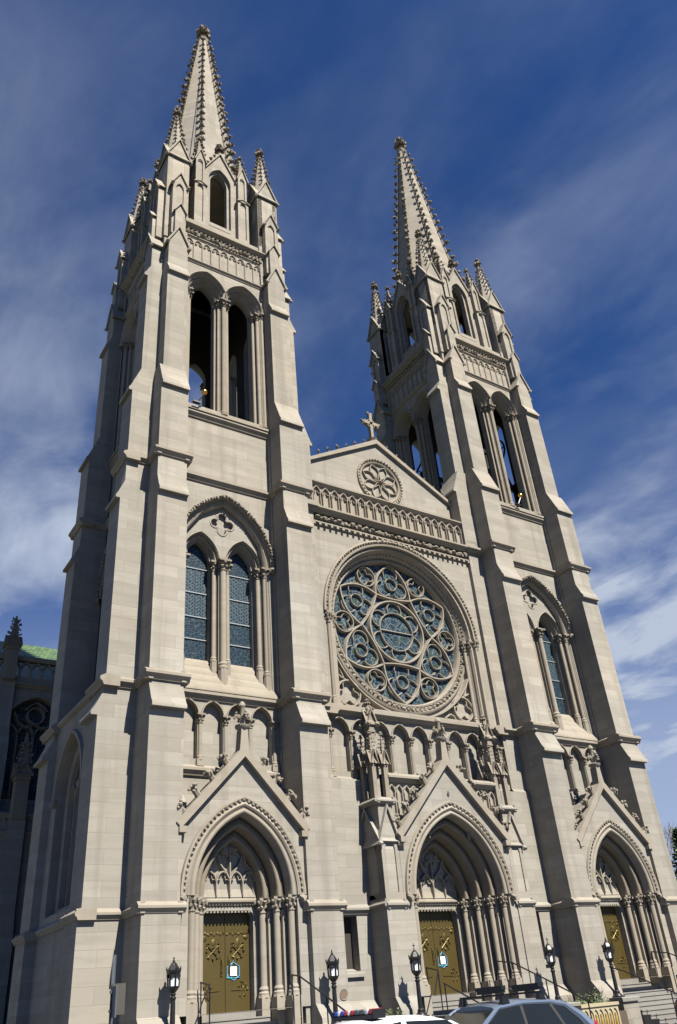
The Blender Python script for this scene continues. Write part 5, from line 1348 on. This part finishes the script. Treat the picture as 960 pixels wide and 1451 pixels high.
SEDAN = dict(L=5.3, W=1.95, belt=1.0, R=.34, axles=(-1.55, 1.4),
    low=[(-2.6, .78, .3, .68, .0), (-2.5, .9, .24, .74, .03), (-1.9, .97, .22, .86, .05), (-1.0, .97, .22, .96, .05), (0, .97, .22, 1.0, .0), (1.2, .97, .22, 1.0, .0), (1.7, .96, .22, .98, .04), (2.4, .92, .25, .93, .04), (2.62, .8, .3, .85, .0)],
    up=dict(roof=[(-.45, .62, 1.36), (-.2, .66, 1.42), (.3, .67, 1.445), (.8, .66, 1.425), (1.1, .62, 1.37)],
        pillars=[((-1.15, .86, .97), (-.42, .65, 1.35)), ((.2, .9, 1.0), (.22, .68, 1.41)), ((1.75, .82, 1.0), (1.05, .64, 1.36))],
        glass=[('windshield', [(-1.18, -.82, .98), (-1.18, .82, .98), (-.45, .6, 1.35), (-.45, -.6, 1.35)]), ('rear_window', [(1.75, -.76, 1.0), (1.75, .76, 1.0), (1.1, .6, 1.36), (1.1, -.6, 1.36)])]
            +[('side_window', [(-1.05, s*.9, .99), (.16, s*.92, 1.0), (.18, s*.68, 1.40), (-.38, s*.66, 1.36)]) for s in (-1, 1)]+[('side_window', [(.24, s*.92, 1.0), (1.6, s*.86, 1.0), (1.0, s*.65, 1.37), (.26, s*.68, 1.40)]) for s in (-1, 1)],
        cab=(-1.1, 1.6), seats=(-.1, 1.0)),
    bits=[('headlight', WHL, (-2.62, -2.45, s*.72-.16, s*.72+.16, .64, .76)) for s in (-1, 1)]+[('tail_light', REDL, (2.5, 2.63, s*.74-.12, s*.74+.12, .7, .9)) for s in (-1, 1)])
hx, hy = -9.45, -10.75
hb = car('parked_car', (hx, hy, GZ), HB, SILV, 'hatch'); tag(hb, 'blue-grey hatchback with two black ski racks across its roof, parked before the church', 'car')
for x in (-.02, .95):
    e = empty('ski_rack', (x, 0, 1.47)); e.parent = hb
    m = MB(); m.box(-.03, .03, -.66, .66, .10, .135)
    for s in (-1, 1): m.prism([(-.10, -.03), (.10, -.03), (.04, .12), (-.04, .12)], s*.6-.05, s*.6+.05)
    m.build('crossbar', BLACK, e, smooth=False)
    m = MB(); m.box(-.05, .05, -.62, .1, .15, .20); m.box(-.055, .055, -.64, .12, .20, .27); m.build('ski_clamp', BLACK, e, smooth=False)
pc = car('police_car', (-14.2, -13.5, GZ-.03), SEDAN, WHT, 'sedan'); tag(pc, 'white police car with a red and blue light bar passing in the street', 'police car')
e = empty('light_bar', (-.05, 0, 1.495)); e.parent = pc
m = MB(); m.box(-.11, .11, -.5, .5, -.03, .02); m.box(-.105, .105, -.515, -.5, -.03, .085); m.box(-.105, .105, .5, .515, -.03, .085); m.build('bar_base', BLACK, e, smooth=False)
y = -.5
for w, mt in ((.13, REDL), (.11, WHL), (.15, bpy.data.materials['galvanised_steel']), (.15, bpy.data.materials['galvanised_steel']), (.11, REDL), (.08, WHL), (.1, REDL), (.11, BLUL), (.08, WHL), (.1, BLUL)):
    q = MB(); w *= .9; q.box(-.10, .10, y+.006, y+w-.006, .02, .09); y += w; ob = q.build('lens', mt, e, smooth=False); b2 = ob.modifiers.new('bev', 'BEVEL'); b2.width = .015
# ------------------------------------------------------------------ passer-by at the right edge
def skin_person(loc, rz, hgt, label):
    e = empty('person', loc, rz); tag(e, label, 'person'); k = hgt/1.7
    V = [((0, 0, .92), .15), ((0, .01, 1.12), .14), ((0, .01, 1.32), .155), ((0, .01, 1.42), .10), ((0, 0, 1.5), .055), ((0, -.01, 1.58), .075), ((0, -.012, 1.68), .09),
         ((-.17, .01, 1.38), .065), ((-.23, .02, 1.12), .048), ((-.24, -.05, .88), .035), ((.17, .01, 1.38), .065), ((.23, .02, 1.12), .048), ((.24, -.05, .88), .035),
         ((-.09, 0, .85), .1), ((-.1, -.03, .48), .065), ((-.1, .03, .09), .045), ((-.1, -.12, .04), .035), ((.09, 0, .85), .1), ((.1, .05, .48), .065), ((.1, .14, .10), .045), ((.1, 0, .05), .035)]
    E = [(0, 1), (1, 2), (2, 3), (3, 4), (4, 5), (5, 6), (3, 7), (7, 8), (8, 9), (3, 10), (10, 11), (11, 12), (0, 13), (13, 14), (14, 15), (15, 16), (0, 17), (17, 18), (18, 19), (19, 20)]
    for s in (-1, 1):                                          # fingers and thumb
        w = 9 if s < 0 else 12; bx, by, bz = V[w][0]
        V.append(((bx, by-.02, bz-.08), .03)); pi = len(V)-1; E.append((w, pi))
        for j in range(4):
            fx = bx+(j-1.5)*.006*s; fy = by-.02+(j-1.5)*.019
            V.append(((fx, fy, bz-.13), .009)); E.append((pi, len(V)-1)); V.append(((fx-s*.012, fy-.006, bz-.17+.006*abs(j-1.4)), .0075)); E.append((len(V)-2, len(V)-1))
        V.append(((bx-s*.015, by-.06, bz-.10), .0095)); E.append((pi, len(V)-1))
    me = bpy.data.meshes.new('body'); me.from_pydata([tuple(c*k for c in v) for v, r in V], E, [])
    o = bpy.data.objects.new('body', me); COL.objects.link(o); o.parent = e
    sk = o.modifiers.new('skin', 'SKIN'); sk.use_smooth_shade = True
    for i, (v, r) in enumerate(V): me.skin_vertices[0].data[i].radius = (r*k, r*k)
    me.skin_vertices[0].data[0].use_root = True
    sub = o.modifiers.new('sub', 'SUBSURF'); sub.levels = 1; sub.render_levels = 2
    m = Mat('person_skin_and_clothes'); g = m.n('ShaderNodeTexCoord').outputs['Object']; sp_ = m.n('ShaderNodeSeparateXYZ'); m.l(g, sp_.inputs[0]); z = sp_.outputs[2]
    c = m.mix(m.math('GREATER_THAN', z, .95*k), (.03, .035, .06), (.42, .47, .55)); c = m.mix(m.math('GREATER_THAN', z, 1.47*k), c, (.42, .25, .18)); c = m.mix(m.math('LESS_THAN', z, .87*k), c, (.03, .035, .06))
    m.l(c, m.b.inputs['Base Color']); m.b.inputs['Roughness'].default_value = .8
    me.materials.append(m.m)
    h = MB(); n = 14
    for i in range(260):
        a = rnd.uniform(0, 2*PI); t = rnd.uniform(0, 1.75); d = Vector((math.sin(t)*math.cos(a), math.sin(t)*math.sin(a), math.cos(t)))
        if d.y < -.45 and d.z < .45: continue
        c = Vector((0, 0, 1.645))*k+Vector((d.x*.095, d.y*.108+.005, d.z*.122))*k; h.blob(c, .03*k, (1, 1, 1))
    h.build('hair', plain('brown_hair', (.09, .04, .025), .6), e)
    f = MB()
    f.blob((0, -.108*k, 1.60*k), .018*k, (.7, 1, 1.3), .05); f.box(-.025*k, .025*k, -.098*k, -.09*k, 1.553*k, 1.562*k)
    for s in (-1, 1): f.blob((s*.033*k, -.092*k, 1.635*k), .012*k, (1, .6, .7), .0); f.blob((s*.095*k, .0, 1.61*k), .026*k, (.4, .8, 1.3), .1)
    f.build('face', plain('facial_features', (.34, .19, .14), .6), e)
skin_person((-16.98, -21.15, GZ), math.radians(100), 1.42, 'brown-haired passer-by in a pale top walking in the street at lower right')
